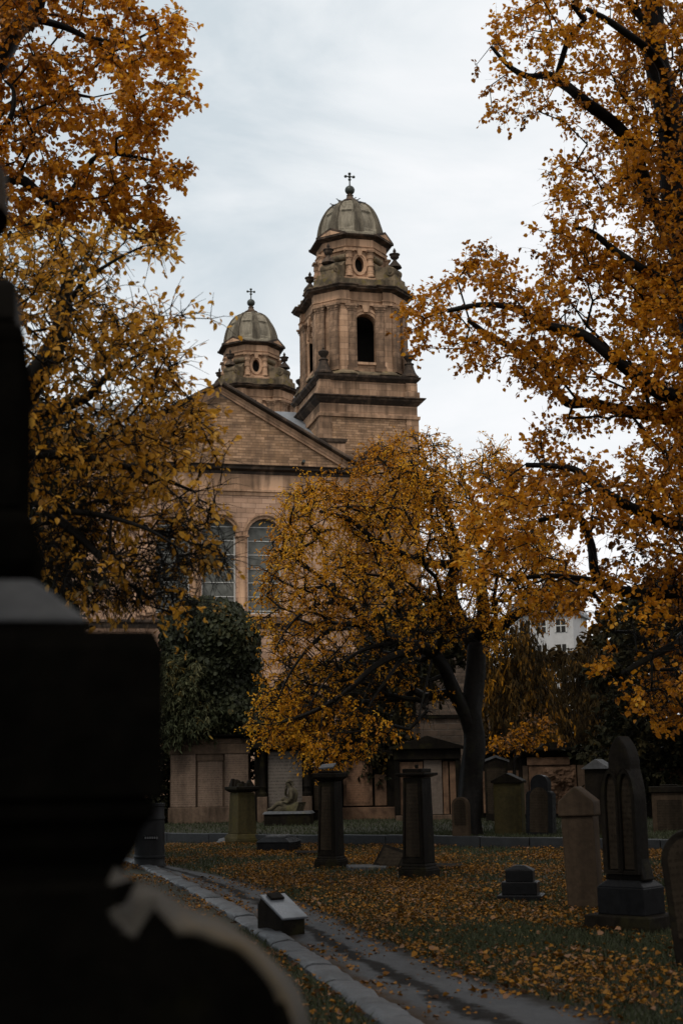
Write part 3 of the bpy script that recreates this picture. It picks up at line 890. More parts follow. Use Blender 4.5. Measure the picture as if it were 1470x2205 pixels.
r1, w1, zt1, zc1_ = pillar_stone('tall square pillar headstone with a tilted pale slab lying on its cap', 676, 750, 1870, 1655, 1682, 1664, 1842, -27)
S = MB(); S.box(-.13, .12, -.13, .1, 0, .03, Mt(-.02, -.02, zt1 + .03, rx=R(16), ry=R(-4), rz=R(10)))
o = S.build('loose_slab', MAT['wettop'], None, bevel=.006); o.location = r1.location; o.rotation_euler = r1.rotation_euler
tag(o, 'small pale loose slab lying tilted on top of a pillar headstone', 'stone slab')
pillar_stone('square pillar headstone with a stepped flat cap, nearest left of the big tree trunk', 857, 948, 1893, 1646, 1674, 1664, 1858, -30)

# broken pillar
root, W, H, X = stand('broken_pillar', 'short mossy broken pillar with a crumbled jagged top, near the triple tomb', 'headstone', 484, 560, 1818, 0, 32)
w = W * .60
S = MB(); zb = H(1795)
stepped(S, w, w, [(.10, -.05, zb * .5), (.08, zb * .5 + .002, zb, .02)])
S.build('base', MAT['olive'], root, bevel=.015)
S = MB(); zs = H(1706); S.frustum(-w / 2, w / 2, -w / 2, w / 2, zb - .002, -w / 2 + .03, w / 2 - .03, -w / 2 + .03, w / 2 - .03, zs); S.build('shaft', MAT['olive'], root, bevel=.015)
S = MB(); stepped(S, w, w, [(-.02, zs + .002, zs + .06, .06), (.06, zs + .062, zs + .13)])
rr = random.Random(3)
for i in range(9):
    a, b_ = rr.uniform(-w / 2, w / 2 - .12), rr.uniform(-w / 2, w / 2 - .12)
    S.frustum(a, a + rr.uniform(.1, .2), b_, b_ + rr.uniform(.1, .2), zs + .12, a + .03, a + .1, b_ + .03, b_ + .1, zs + .13 + rr.uniform(.04, .2))
S.build('broken_cap', MAT['grime'], root, bevel=.012)

# rough stones by it
def boulder(name, label, cat, px, py, r, mat, gz=0, seed=0):
    g = G(px, py, gz)
    S = MB(); rings = []
    for j in range(7):
        t = -.35 + 1.35 * j / 6
        rad = math.sqrt(max(.02, 1 - t * t))
        rings.append([(r * 1.3 * rad * math.cos(a) * (1 + .35 * mnoise.noise(Vector((math.cos(a) * 1.5 + seed, math.sin(a) * 1.5, t * 2)))), r * rad * math.sin(a) * (1 + .35 * mnoise.noise(Vector((math.cos(a) * 1.5 + seed, 4 + math.sin(a), t * 2)))), r * .75 * t + r * .2) for a in [2 * math.pi * i / 12 for i in range(12)]])
    S.loops(rings)
    o = S.build(name, mat, None, True, angle=35)
    o.location = (g.x, g.y, gz)
    return tag(o, label, cat)
boulder('rough_stone', 'rough pale boulder lying at the foot of the broken mossy pillar', 'stone', 485, 1818, .16, MAT['wettop'], seed=2)

r1.rotation_euler.x = R(1.2); r1.rotation_euler.y = R(.8)
# low chest stone
root, W, H, X = stand('coped_grave_stone', 'low black coped grave stone lying just right of the broken mossy pillar', 'grave stone', 562, 640, 1834, 0, -14)
S = MB(); w = W * .92; d = .9; h_ = H(1803)
S.box(-w / 2, w / 2, -d / 2, d / 2, -.04, h_ * .72); S.frustum(-w / 2 - .02, w / 2 + .02, -d / 2 - .02, d / 2 + .02, h_ * .722, -w / 2 + .1, w / 2 - .1, -d / 2 + .12, d / 2 - .12, h_)
S.build('body', MAT['wetgran'], root, bevel=.012)
S = MB(); S.box(-w / 2 + .14, w / 2 - .14, -d / 2 + .18, d / 2 - .18, h_ + .002, h_ + .05); S.build('ridge_slab', MAT['wettop'], root, bevel=.01)

# fallen pieces between the two pillars
root, W, H, X = stand('fallen_headstone', 'thick broken headstone block toppled on its side, leaning beside the stepped-cap pillar', 'headstone', 800, 862, 1873, 0, -38)
S = MB(); S.box(-.26, .26, -.07, .12, 0, .42, Mt(0, 0, -.03, rx=R(-32), ry=R(14))); S.build('slab', MAT['grime'], root, bevel=.015)
S = MB(); S.box(-.2, .2, -.078, -.06, .06, .36, Mt(0, 0, -.03, rx=R(-32), ry=R(14))); S.build('inscription_panel', MAT['grimetext'], root)
for (a, b_, py, lab, d, mt_) in ((748, 832, 1874, 'thin flat slab lying in the leaves between the two pillar headstones', .42, 'wettop'),
                        (938, 998, 1872, 'dark flat ledger stone in the leaves right of the stepped-cap pillar', .5, 'grime'),
                        (636, 716, 1842, 'dark flat ledger stone behind the pillar with the pale slab', .5, 'grime')):
    root, W, H, X = stand('flat_ledger_stone', lab, 'grave stone', a, b_, py, 0, 8, 'flat ledger stones')
    S = MB(); S.box(-W / 2, W / 2, -d / 2, d / 2, -.03, .075, Mt(rx=R(2), ry=R(1))); o = S.build('slab', MAT[mt_], root, bevel=.012)

# stepped plinth
root, W, H, X = stand('stepped_plinth', 'low black three-stepped plinth with nothing on it, alone on the leafy grass', 'plinth', 1062, 1181, 1944, 0, -14)
w = W * .80; d = w * .8
S = MB(); z1, z2, z3 = H(1925), H(1897), H(1872)
S.box(-w / 2, w / 2, -d / 2, d / 2, -.04, z1); S.build('bottom_step', MAT['wetgran'], root, bevel=.012)
S = MB(); S.box(-w * .4, w * .4, -d * .38, d * .38, z1 - .002, z2); S.build('middle_step', MAT['wetgran'], root, bevel=.012)
S = MB(); S.box(-w * .31, w * .31, -d * .3, d * .3, z2 - .002, z3); S.frustum(-w * .31, w * .31, -d * .3, d * .3, z3 + .001, -w * .12, w * .12, -d * .1, d * .1, z3 + .05); S.build('top_block', MAT['wetgran'], root, bevel=.01)

# headstones by the tree
root, W, H, X = stand('slab_headstone', 'plain olive-brown upright slab headstone with a low roofed cap, right of the tree trunk', 'headstone', 1066, 1132, 1818, 0, -20)
w = W * .92; d = .34; zt = H(1686); zc = H(1668)
S = MB(); S.box(-w / 2, w / 2, -d / 2, d / 2, -.05, zt); S.build('slab', MAT['olive'], root, bevel=.012)
S = MB(); S.prism([(-w / 2 - .04, zt + .002), (w / 2 + .04, zt + .002), (w / 2 + .04, zt + .05), (0, zc + .04), (-w / 2 - .04, zt + .05)], -d / 2 - .05, d / 2 + .05); S.build('cap', MAT['grime'], root, bevel=.01)

def round_shoulder(w, zt, zsh):                   # outline: shoulders with a round head on them
    r = w * .33
    pts = [(-w / 2, 0), (w / 2, 0), (w / 2, zsh - .1)]
    rs = .1
    pts += [(w / 2 - rs + rs * math.cos(a), zsh - rs + rs * math.sin(a)) for a in np.linspace(.2, math.pi / 2, 5)]
    zc = zt - r
    a0 = 0.0
    pts += [(r * math.cos(a), zc + r * math.sin(a)) for a in np.linspace(-.1, math.pi + .1, 18)]
    pts += [(-(w / 2 - rs) - rs * math.cos(a), zsh - rs + rs * math.sin(a)) for a in np.linspace(math.pi / 2, .2, 5)]
    pts += [(-w / 2, zsh - .1)]
    return pts
root, W, H, X = stand('shouldered_headstone', 'polished black headstone with a round head on rounded shoulders, right of the olive slab', 'headstone', 1127, 1202, 1820, 0, -22)
w = W * .78; zt, zs = H(1668), H(1703); zb = H(1808)
S = MB(); S.prism([(x, z + zb if z == 0 else z) for x, z in round_shoulder(w, zt, zs)], -.17, .17); S.build('slab', MAT['wetgran'], root, bevel=.012)
S = MB(); q = w / 2 - .09; S.prism(arch_pts(0, 2 * q, zs - .12, zb + .15, 12), -.176, -.165); S.build('inscription_panel', MAT['grimetext'], root)
S = MB(); S.box(-w / 2 - .1, w / 2 + .1, -.3, .3, -.05, zb - .002); S.build('base', MAT['wettop'], root, bevel=.012)

root.rotation_euler.x = R(-2); root.rotation_euler.y = R(1.5)
root, W, H, X = stand('small_headstone', 'small round-topped headstone tucked against the left of the big tree trunk', 'headstone', 975, 1012, 1803, TZ, -18)
w = W; zt = H(1716)
S = MB(); S.prism(arch_pts(0, w, zt - w / 2, -.05, 12), -.1, .1); S.build('slab', MAT['brownst'], root, bevel=.015)
S = MB(); S.prism(arch_pts(0, w * .7, zt - w / 2, .25, 12), -.106, -.09); S.build('inscription_panel', MAT['grimetext'], root)

# gabled block
root, W, H, X = stand('gabled_headstone', 'brown block headstone with a gabled roof-shaped top, against the left of the twin-arched stone', 'headstone', 1213, 1310, 1962, 0, -24)
w = W * .70; d = w * .75; zg0, zg1, ze = H(1757), H(1752), H(1725); zr = H(1692)
S = MB(); S.frustum(-w / 2 + .0, w / 2, -d / 2, d / 2, -.05, -w / 2 - .01, w / 2 + .01, -d / 2, d / 2, zg0); S.build('block', MAT['brownst'], root, bevel=.02)
S = MB(); S.prism([(-w / 2 - .03, zg0 + .003), (w / 2 + .03, zg0 + .003), (w / 2 + .03, ze), (0, zr), (-w / 2 - .03, ze)], -d / 2 - .03, d / 2 + .03); S.build('gabled_top', MAT['brownst'], root, bevel=.015)

root.rotation_euler.y = R(-1.5)
# tall pointed twin-arched stone
root, W, H, X = stand('pointed_headstone', 'tallest dark headstone with a pointed head over two lancet panels on a stepped base', 'headstone', 1272, 1450, 2005, 0, -42)
c_, s_ = math.cos(R(30)), math.sin(R(30))
Wb = W * .74; D = W * .60
z0, z1, z2 = H(1967), H(1908), H(1893)
S = MB(); S.box(-Wb / 2 - .06, Wb / 2 + .06, -D / 2 - .06, D / 2 + .06, -.06, z0); S.build('bottom_step', MAT['grime'], root, bevel=.015)
S = MB(); q = .04; S.box(-Wb / 2 + q, Wb / 2 - q, -D / 2 + q, D / 2 - q, z0 - .002, z1); S.frustum(-Wb / 2 + q, Wb / 2 - q, -D / 2 + q, D / 2 - q, z1 + .001, -Wb / 2 + .12, Wb / 2 - .12, -D / 2 + .1, D / 2 - .1, z2); S.build('base', MAT['wetgran'], root, bevel=.012)
def lancet(x0, x1, zs, zb, zt, n=8):              # pointed arch outline
    xm = (x0 + x1) / 2; r = (x1 - x0)
    p = [(x0, zb), (x1, zb), (x1, zs)]
    p += [(x1 - (x1 - xm) * (t ** 1.9), zs + (zt - zs) * math.sin(t * math.pi / 2) ** 1.15) for t in np.linspace(.12, 1, n)]
    p += [(x0 + (xm - x0) * (t ** 1.9), zs + (zt - zs) * math.sin(t * math.pi / 2) ** 1.15) for t in np.linspace(1, .12, n)[1:]]
    p += [(x0, zs)]
    return p
wS = Wb - .26; dS = D - .26
zsh, zt = H(1655), H(1583)
# body with shoulders below a narrower pointed head
hwid = wS * .36
body = [(-wS / 2 - .05, z2 - .01), (wS / 2 + .05, z2 - .01), (wS / 2, z2 + .2), (wS / 2, H(1720))]
body += [(wS / 2 - (wS / 2 - hwid) * (t ** 1.6), H(1720) + (zsh - H(1720)) * t) for t in np.linspace(.2, 1, 6)]
PA = [(hwid * (3.5 * math.cos(a_) - 2.5), H(1645) + (zt - H(1645)) * math.sin(a_) / math.sin(.775)) for a_ in np.linspace(.08, .775, 9)]
body += [(hwid, H(1645))] + PA
body += [(-x_, z_) for x_, z_ in PA[::-1][1:]] + [(-hwid, H(1645))]
body += [(-wS / 2 + (wS / 2 - hwid) * (t ** 1.6), H(1720) + (zsh - H(1720)) * t) for t in np.linspace(1, .2, 6)]
body += [(-wS / 2, H(1720)), (-wS / 2, z2 + .2)]
S = MB(); S.prism(body, -dS / 2, dS / 2); S.build('slab', MAT['grime'], root, bevel=.02)
for sx in (-1, 1):
    xm = sx * wS * .245; q = wS * .17
    S = MB(); S.prism(lancet(xm - q, xm + q, H(1720), z2 + .1, H(1668)), -dS / 2 - .012, -dS / 2 + .05); S.build('inscription_panel', MAT['grimetext'], root, bevel=.006)
    S = MB()
    a = lancet(xm - q - .05, xm + q + .05, H(1720), z2 + .06, H(1655)); b_ = lancet(xm - q - .008, xm + q + .008, H(1720), z2 + .09, H(1665))
    S.plate(a, [b_], -dS / 2 - .045, -dS / 2 + .02); S.build('lancet_moulding', MAT['grime'], root, bevel=.006)

# leaning stone at the right edge
root, W, H, X = stand('leaning_headstone', 'black round-topped headstone leaning over, cut by the right edge of the photo', 'headstone', 1452, 1600, 2085, 0, -18)
w = W * .9; zt = H(1782)
S = MB(); S.prism(arch_pts(0, w, zt - w * .5, -.1, 16), -.09, .09); o = S.build('slab', MAT['grime'], root, bevel=.012); 
S = MB(); S.prism(arch_pts(0, w * .78, zt - w * .5, .25, 16), -.096, -.08); o2 = S.build('inscription_panel', MAT['grimetext'], root)
root.rotation_euler = (R(2), R(-5), R(-18))

# ------------------------------------------------------------------ wall tombs along the back
def tomb(label, pxl, pxr, pyb, name='wall_tomb'):
    return stand(name, label, 'tomb', pxl, pxr, pyb, TZ, 0, 'stone tombs along the back wall')
# 1 triple panel
root, W, H, X = tomb('wide pale tomb of three tall inscribed panels under a plain cornice', 366, 538, 1772)
zp = H(1738); zf = H(1624); zt = H(1582)
S = MB(); S.box(-W / 2, W / 2, 0, .7, -.1, zt - .25); S.build('body', MAT['tomb'], root, bevel=.015)
S = MB(); S.box(-W / 2 - .04, W / 2 + .04, -.14, -.002, -.1, zp); S.build('plinth', MAT['tomb'], root, bevel=.02)
xa, xb = X(426), X(482)
for (a, b_, y, mt_) in ((-W / 2 + .03, xa - .05, -.1, 'tombpanel'), (xa + .0, xb - .02, -.03, 'tombpanel'), (xb + .04, W / 2 - .03, -.1, 'tombpanel')):
    S = MB(); S.box(a, b_, y, -.002, zp + .003, zf); S.build('inscription_panel', MAT[mt_], root, bevel=.012)
S = MB(); S.box(xa - .02, xb, -.075, -.031, zf - .18, zf - .003); S.build('panel_head', MAT['tomb'], root)
S = MB(); S.box(-W / 2 - .02, W / 2 + .02, -.12, -.002, zf + .003, zf + .28); S.box(-W / 2 - .02, W / 2 + .02, -.09, -.002, zf + .283, zt - .12); S.build('frieze', MAT['tomb'], root, bevel=.012)
S = MB(); S.frustum(-W / 2 - .03, W / 2 + .03, -.12, .7, zt - .118, -W / 2 - .12, W / 2 + .12, -.24, .75, zt - .05); S.box(-W / 2 - .12, W / 2 + .12, -.24, .75, zt - .048, zt); S.build('cornice', MAT['grime'], root, bevel=.01)
# carved scroll crest
S = MB(); S.prism([(x * W, zt + .001 + z) for x, z in ((-.3, 0), (.3, 0), (.26, .08), (.12, .1), (.06, .22), (0, .28), (-.06, .22), (-.12, .1), (-.26, .08))], .1, .35)
for sx in (-1, 1): S.lathe([(.02, -.16), (.13, -.14), (.13, .14), (.02, .16)], 14, Mt(sx * W * .27, .22, zt + .12, rx=math.pi / 2))
S.build('scroll_crest', MAT['grime'], root)
# 2 dark tall tomb with columns and a grey tablet, behind the statue
root, W, H, X = tomb('tall sooty tomb with a grey lettered tablet between two columns, behind the seated statue', 548, 672, 1770)
zt = H(1575)
S = MB(); S.box(-W / 2, W / 2, .1, .9, -.1, zt - .3); S.build('body', MAT['grime'], root, bevel=.015)
S = MB(); S.box(X(578), X(652), -.02, .098, H(1738), H(1618)); S.build('tablet', MAT['greytext'], root, bevel=.012)
for px in (566, 662):
    S = MB(); x = X(px); S.box(x - .14, x + .14, -.3, .098, -.1, H(1715)); S.build('pedestal', MAT['tomb'], root, bevel=.012)
    S = MB(); za, zb_ = H(1714), H(1612)
    S.lathe([(.13, za), (.13, za + .08), (.09, za + .12), (.085, za + .2), (.11, za + .26), (.095, za + .3), (.08, zb_ - .15), (.1, zb_ - .12), (.09, zb_ - .1), (.14, zb_)], 14, Mt(x, -.12, 0)); S.build('column', MAT['grime'], root, True, angle=40)
S = MB(); S.box(-W / 2 - .05, W / 2 + .05, -.3, .9, H(1611), zt - .1); S.frustum(-W / 2 - .05, W / 2 + .05, -.3, .9, zt - .098, -W / 2 - .15, W / 2 + .15, -.4, .95, zt); S.build('entablature', MAT['grime'], root, bevel=.012)
# statue on its plinth
g = G(622, 1777, TZ)
pl = thing('statue_plinth', 'low dark plinth carrying the seated stone mourner', 'plinth', (g.x, g.y, TZ), R(-6))
S = MB(); S.box(-.62, .62, -.35, .35, -.05, .30); S.build('block', MAT['grime'], pl, bevel=.012)
S = MB(); S.frustum(-.66, .66, -.39, .39, .302, -.6, .6, -.33, .33, .37); S.build('top_slab', MAT['wettop'], pl, bevel=.01)
def skin(name, joints, bones, mat, parent=None, sub=2, root_i=0):
    me = bpy.data.meshes.new(name)
    me.from_pydata([j[0] for j in joints], bones, [])
    me.materials.append(mat)
    o = bpy.data.objects.new(name, me); col.objects.link(o); o.parent = parent
    md = o.modifiers.new('skin', 'SKIN')
    for i, j in enumerate(joints):
        r = j[1]
        me.skin_vertices[0].data[i].radius = (r, r) if not hasattr(r, '__len__') else r
        me.skin_vertices[0].data[i].use_root = (i == root_i)
    s = o.modifiers.new('sub', 'SUBSURF'); s.levels = sub; s.render_levels = sub
    md.use_smooth_shade = True
    return o
# seated on the ground facing left, knees up, head bowed on its hand
J = [((.12, 0, .17), .15), ((.13, 0, .32), .12), ((.10, 0, .47), .135), ((.05, 0, .60), .06), ((.0, 0, .665), .058), ((-.03, 0, .72), .085), ((-.02, 0, .79), .07),
     ((.03, .09, .15), .095), ((-.22, .08, .34), .07), ((-.34, .08, .10), .05), ((-.45, .08, .045), .04),
     ((.0, -.09, .13), .095), ((-.28, -.10, .22), .07), ((-.46, -.11, .07), .05), ((-.6, -.12, .04), .038),
     ((.10, .17, .53), .06), ((-.02, .2, .38), .045), ((-.18, .12, .42), .036), ((-.13, .05, .56), .035), ((-.09, .03, .63), .035),
     ((.13, -.17, .53), .06), ((.18, -.22, .34), .045), ((.05, -.2, .22), .036), ((-.08, -.16, .24), .034),
     ((-.105, 0, .715), .03)]
B = [(0, 1), (1, 2), (2, 3), (3, 4), (4, 5), (5, 6), (0, 7), (7, 8), (8, 9), (9, 10), (0, 11), (11, 12), (12, 13), (13, 14), (2, 15), (15, 16), (16, 17), (17, 18), (18, 19), (2, 20), (20, 21), (21, 22), (22, 23), (5, 24)]
st = thing('mourner_statue', 'weathered stone statue of a seated mourner resting its bowed head on one hand', 'statue', (g.x + .02, g.y, TZ + .37), R(-25))
stm = stone('weathered_statue_stone', (0.05, 0.04, 0.025), (0.085, 0.07, 0.045), (0.014, 0.012, 0.009), soot=0.5, soot_scale=3, streak=0.3, bump=0.3, moss=((0.08, 0.07, 0.03), .4))
skin('figure', J, B, stm, st)
skin('hair', [((.03, 0, .70), .07), ((.0, 0, .79), .075), ((-.04, 0, .81), .055), ((.09, 0, .72), .05)], [(0, 1), (1, 2), (0, 3)], stm, st, 2)
skin('drapery', [((.12, 0, .12), (.22, .2)), ((-.1, 0, .1), (.17, .2)), ((-.3, -.02, .06), (.12, .18)), ((-.52, -.05, .02), (.06, .12)), ((.3, 0, .05), (.1, .16))], [(0, 1), (1, 2), (2, 3), (0, 4)], stm, st, 2)
# fingers of the propping hand and the resting hand
for (x, y, z, dx, dz) in ((-.09, .03, .64, -.01, .05), (-.08, -.16, .24, -.06, -.01)):
    S = MB()
    for k in range(4): S.tube([(x, y - .024 + k * .016, z), (x + dx * .6, y - .026 + k * .017, z + dz * .6), (x + dx * (1.1 - .1 * abs(k - 1.5)), y - .026 + k * .017, z + dz * 1.1)], [.009, .008, .006], 6)
    S.tube([(x, y - .03, z - .01), (x + dx * .4 - .01, y - .05, z + dz * .4)], [.009, .007], 6)
    S.build('fingers', stm, st, True)

# 3 plain dark tomb with one red tablet and a low pediment
root, W, H, X = tomb('sooty tomb with one red-brown framed tablet below a low pediment', 733, 852, 1764)
zt = H(1622); zr = H(1604)
S = MB(); S.box(-W / 2, W / 2, 0, .7, -.1, zt - .1); S.build('body', MAT['grime'], root, bevel=.015)
S = MB(); S.box(-W / 2 - .03, W / 2 + .03, -.14, -.002, -.1, H(1738)); S.build('plinth', MAT['redcarved'], root, bevel=.02)
S = MB(); a, b_ = X(740), X(803); S.box(a, b_, -.08, -.002, H(1735), H(1632)); S.build('tablet_frame', MAT['redcarved'], root, bevel=.015)
S = MB(); S.box(a + .1, b_ - .1, -.09, -.078, H(1728), H(1643)); S.build('tablet', MAT['redpanel'], root)
S = MB(); a2 = X(808); S.box(a2, W / 2 - .25, -.06, -.002, H(1735), H(1668)); S.build('side_panel', MAT['redcarved'], root, bevel=.012)
S = MB(); S.box(W / 2 - .23, W / 2, -.1, -.002, H(1737), zt - .1); S.build('pilaster', MAT['grime'], root, bevel=.012)
S = MB(); S.box(-W / 2 - .1, W / 2 + .1, -.2, .75, zt - .098, zt); S.prism([(-W / 2 - .1, zt + .002), (W / 2 + .1, zt + .002), ((X(770)), zr + .02)], -.2, .7); S.build('pediment', MAT['grime'], root, bevel=.01)
# low link wall between tombs 2 and 3
root, W, H, X = tomb('low sooty tomb of dark blocks between the statue and the red tablet', 672, 735, 1768)
S = MB(); S.box(-W / 2 + .01, W / 2 - .03, 0, .6, -.1, H(1660)); S.build('body', MAT['grime'], root, bevel=.02)
S = MB(); S.box(-W / 2 + .06, W / 2 - .1, -.05, -.002, .3, H(1690)); S.build('inscription_panel', MAT['grimetext'], root, bevel=.01)
S = MB(); S.box(-W / 2 - .0, W / 2 - .0, -.12, .65, H(1660) + .002, H(1652)); S.build('coping', MAT['grime'], root, bevel=.01)
# 4 pedimented tomb
root, W, H, X = tomb('pedimented tomb with a pale central slab between worn brown panels, left of the tree trunk', 852, 994, 1766)
zt = H(1613); zr = H(1588)
S = MB(); S.box(-W / 2, W / 2, .1, .8, -.1, zt); S.build('body', MAT['grime'], root, bevel=.015)
S = MB(); S.box(-W / 2, W / 2, -.1, .098, -.1, H(1755)); S.build('plinth', MAT['tomb'], root, bevel=.02)
S = MB(); S.box(X(915), X(954), .02, .098, H(1754), H(1636)); S.build('pale_slab', stone('pale_grey_slab', (0.08, 0.061, 0.048), (0.115, 0.09, 0.071), (0.02, 0.016, 0.013), soot=0.3, soot_scale=1.2, streak=0.4, bump=0.3, rough=0.7), root, bevel=.01)
for (a, b_) in ((862, 913), (956, 968), (971, 984)):
    S = MB(); S.box(X(a), X(b_), .03 if b_ != 968 else .05, .098, H(1754), H(1640)); S.build('side_panel', MAT['redcarved'], root, bevel=.012)
for px in (857, 989):
    S = MB(); S.box(X(px) - .075, X(px) + .075, -.06, .098, H(1754), H(1636)); S.build('pilaster', MAT['grime'], root, bevel=.012)
S = MB(); S.box(-W / 2 - .02, W / 2 + .02, -.1, .85, H(1635), zt); S.build('entablature', MAT['grime'], root, bevel=.01)
S = MB(); S.prism([(-W / 2 - .14, zt + .002), (W / 2 + .14, zt + .002), (W / 2 + .14, zt + .06), (0, zr + .05), (-W / 2 - .14, zt + .06)], -.22, .9); S.build('pediment', MAT['grime'], root, bevel=.01)
# 5 right: long tomb with a carved red panel
root, W, H, X = tomb('big tomb with a crumbling carved red panel under a heavy dark cornice', 1126, 1264, 1762)
zt = H(1618); 
S = MB(); S.box(-W / 2, W / 2, 0, .8, -.1, zt); S.build('body', MAT['grime'], root, bevel=.015)
S = MB(); S.box(X(1141), X(1243), -.08, -.002, H(1752), H(1648)); 
o = S.build('carved_panel', MAT['redcarved'], root, bevel=.01)
S = MB(); rr = random.Random(5)
gx0, gx1, gz0, gz1 = X(1172), X(1242), H(1742), H(1652); NX, NZ = 56, 60
vv = []
for b_ in range(NZ + 1):                           # crumbling relief: one eroded sheet
    for a_ in range(NX + 1):
        u_, v_ = a_ / NX, b_ / NZ
        n_ = mnoise.fractal(Vector((u_ * 4.2, v_ * 5.5, 1.7)), 1.0, 2.0, 4)
        rise = max(0, .075 + .16 * n_) * min(1, 6 * u_, 6 * (1 - u_), 6 * v_, 6 * (1 - v_))
        vv.append((gx0 + (gx1 - gx0) * u_, -.079 - rise, gz0 + (gz1 - gz0) * v_))
S.add(vv, [(b_ * (NX + 1) + a_, b_ * (NX + 1) + a_ + 1, (b_ + 1) * (NX + 1) + a_ + 1, (b_ + 1) * (NX + 1) + a_) for b_ in range(NZ) for a_ in range(NX)])
S.build('relief', MAT['redcarved'], root, True, angle=50)
S = MB(); S.box(X(1128), X(1139), -.1, -.002, H(1752), H(1648)); S.build('pilaster', MAT['tomb'], root); S = MB(); S.box(X(1246), X(1262), -.1, -.002, H(1752), H(1648)); S.build('pilaster', MAT['tomb'], root)
S = MB(); S.box(X(1138), X(1230), -.12, -.002, H(1647), H(1630)); S.build('frieze', MAT['redcarved'], root, bevel=.01)
S = MB(); S.frustum(-W / 2 - .03, W / 2 + .03, -.15, .8, H(1629), -W / 2 - .16, W / 2 + .16, -.3, .9, H(1616)); S.box(-W / 2 - .16, W / 2 + .16, -.3, .9, H(1616) + .002, H(1611)); S.build('cornice', MAT['grime'], root, bevel=.01)
S = MB(); S.prism([(X(1165), H(1611) + .004), (X(1235), H(1611) + .004), (X(1235), H(1600)), (X(1215), H(1597)), (X(1180), H(1600))], 0, .6); S.build('top_block', MAT['grime'], root)
# 6 plain dark tomb left of it with a small gabled stone before it
root, W, H, X = tomb('plain dark tomb wall behind the small gabled headstone and the tree trunk', 1040, 1124, 1762)
S = MB(); S.box(-W / 2, W / 2, .1, .8, -.1, H(1622)); S.build('body', MAT['grime'], root, bevel=.02)
S = MB(); S.box(-W / 2 + .02, W / 2 - .02, -.02, .098, .15, H(1660)); S.build('inscription_panel', MAT['redcarved'], root, bevel=.01)
S = MB(); S.box(-W / 2, W / 2 - .01, -.02, .85, H(1622) + .002, H(1608)); S.build('coping', MAT['grime'], root, bevel=.01)
root, W, H, X = stand('small_headstone', 'narrow dark gabled headstone standing close before the plain tomb wall, just right of the trunk', 'headstone', 1046, 1096, 1768, TZ, -5)
S = MB(); S.prism([(-W / 2, -.05), (W / 2, -.05), (W / 2, H(1640)), (0, H(1631)), (-W / 2, H(1640))], -.1, .1); S.build('slab', MAT['grime'], root, bevel=.012)
S = MB(); S.prism([(-W / 2 - .05, H(1640) - .02), (0, H(1631) + .0), (W / 2 + .05, H(1640) - .02), (W / 2 + .05, H(1640) + .04), (0, H(1629) + .04), (-W / 2 - .05, H(1640) + .04)], -.14, .14); S.build('cap', MAT['wettop'], root)
S = MB(); S.box(-W / 2 + .06, W / 2 - .06, -.106, -.09, .2, H(1655)); S.build('inscription_panel', MAT['grimetext'], root)
# 7 far right tomb
root, W, H, X = tomb('dark tomb with a red-brown panel at the right edge, behind the leaning headstone', 1388, 1500, 1762)
S = MB(); S.box(-W / 2, W / 2, 0, .8, -.1, H(1640)); S.build('body', MAT['grime'], root, bevel=.02)
S = MB(); S.box(X(1424), X(1490), -.05, -.002, H(1700), H(1654)); S.build('inscription_panel', MAT['redpanel'], root, bevel=.012)
S = MB(); S.box(-W / 2 - .1, W / 2 + .1, -.2, .9, H(1640) + .002, H(1628)); S.prism([(-W / 2, H(1628) + .004), (W / 2, H(1628) + .004), (X(1440), H(1607))], -.15, .85); S.build('pediment', MAT['grime'], root, bevel=.01)
# 8 dark headstones between
root, W, H, X = stand('panelled_headstone', 'broad dark headstone with a flat moulded top, right of the tallest pointed one', 'headstone', 1404, 1486, 1812, 0, -14)
w = W * .9
S = MB(); S.box(-w / 2, w / 2, -.18, .18, -.05, H(1706)); S.build('slab', MAT['brownst'], root, bevel=.015)
S = MB(); S.box(-w / 2 - .05, w / 2 + .05, -.23, .23, H(1706) + .002, H(1693)); S.box(-w / 4, w / 4, -.12, .12, H(1693) + .002, H(1689)); S.build('cap', MAT['grime'], root, bevel=.012)
S = MB(); S.box(-w / 2 + .1, w / 2 - .1, -.187, -.17, .2, H(1722)); S.build('inscription_panel', MAT['grimetext'], root)
S = MB(); S.box(-w / 2 - .12, w / 2 + .12, -.3, .3, -.05, .12); S.build('base', MAT['wettop'], root, bevel=.012)
root, W, H, X = stand('roofed_headstone', 'dark headstone with a wet pale sloping roof top, half hidden behind the twin-arched stone', 'headstone', 1262, 1330, 1800, TZ, -24)
w = W * .8
S = MB(); S.box(-w / 2, w / 2, -.22, .22, -.05, H(1656)); S.build('block', MAT['grime'], root, bevel=.015)
S = MB(); S.prism([(-w / 2 - .06, H(1656) + .002), (w / 2 + .06, H(1656) + .002), (0, H(1634))], -.3, .3, ); S.build('roofed_top', MAT['wettop'], root, bevel=.01)

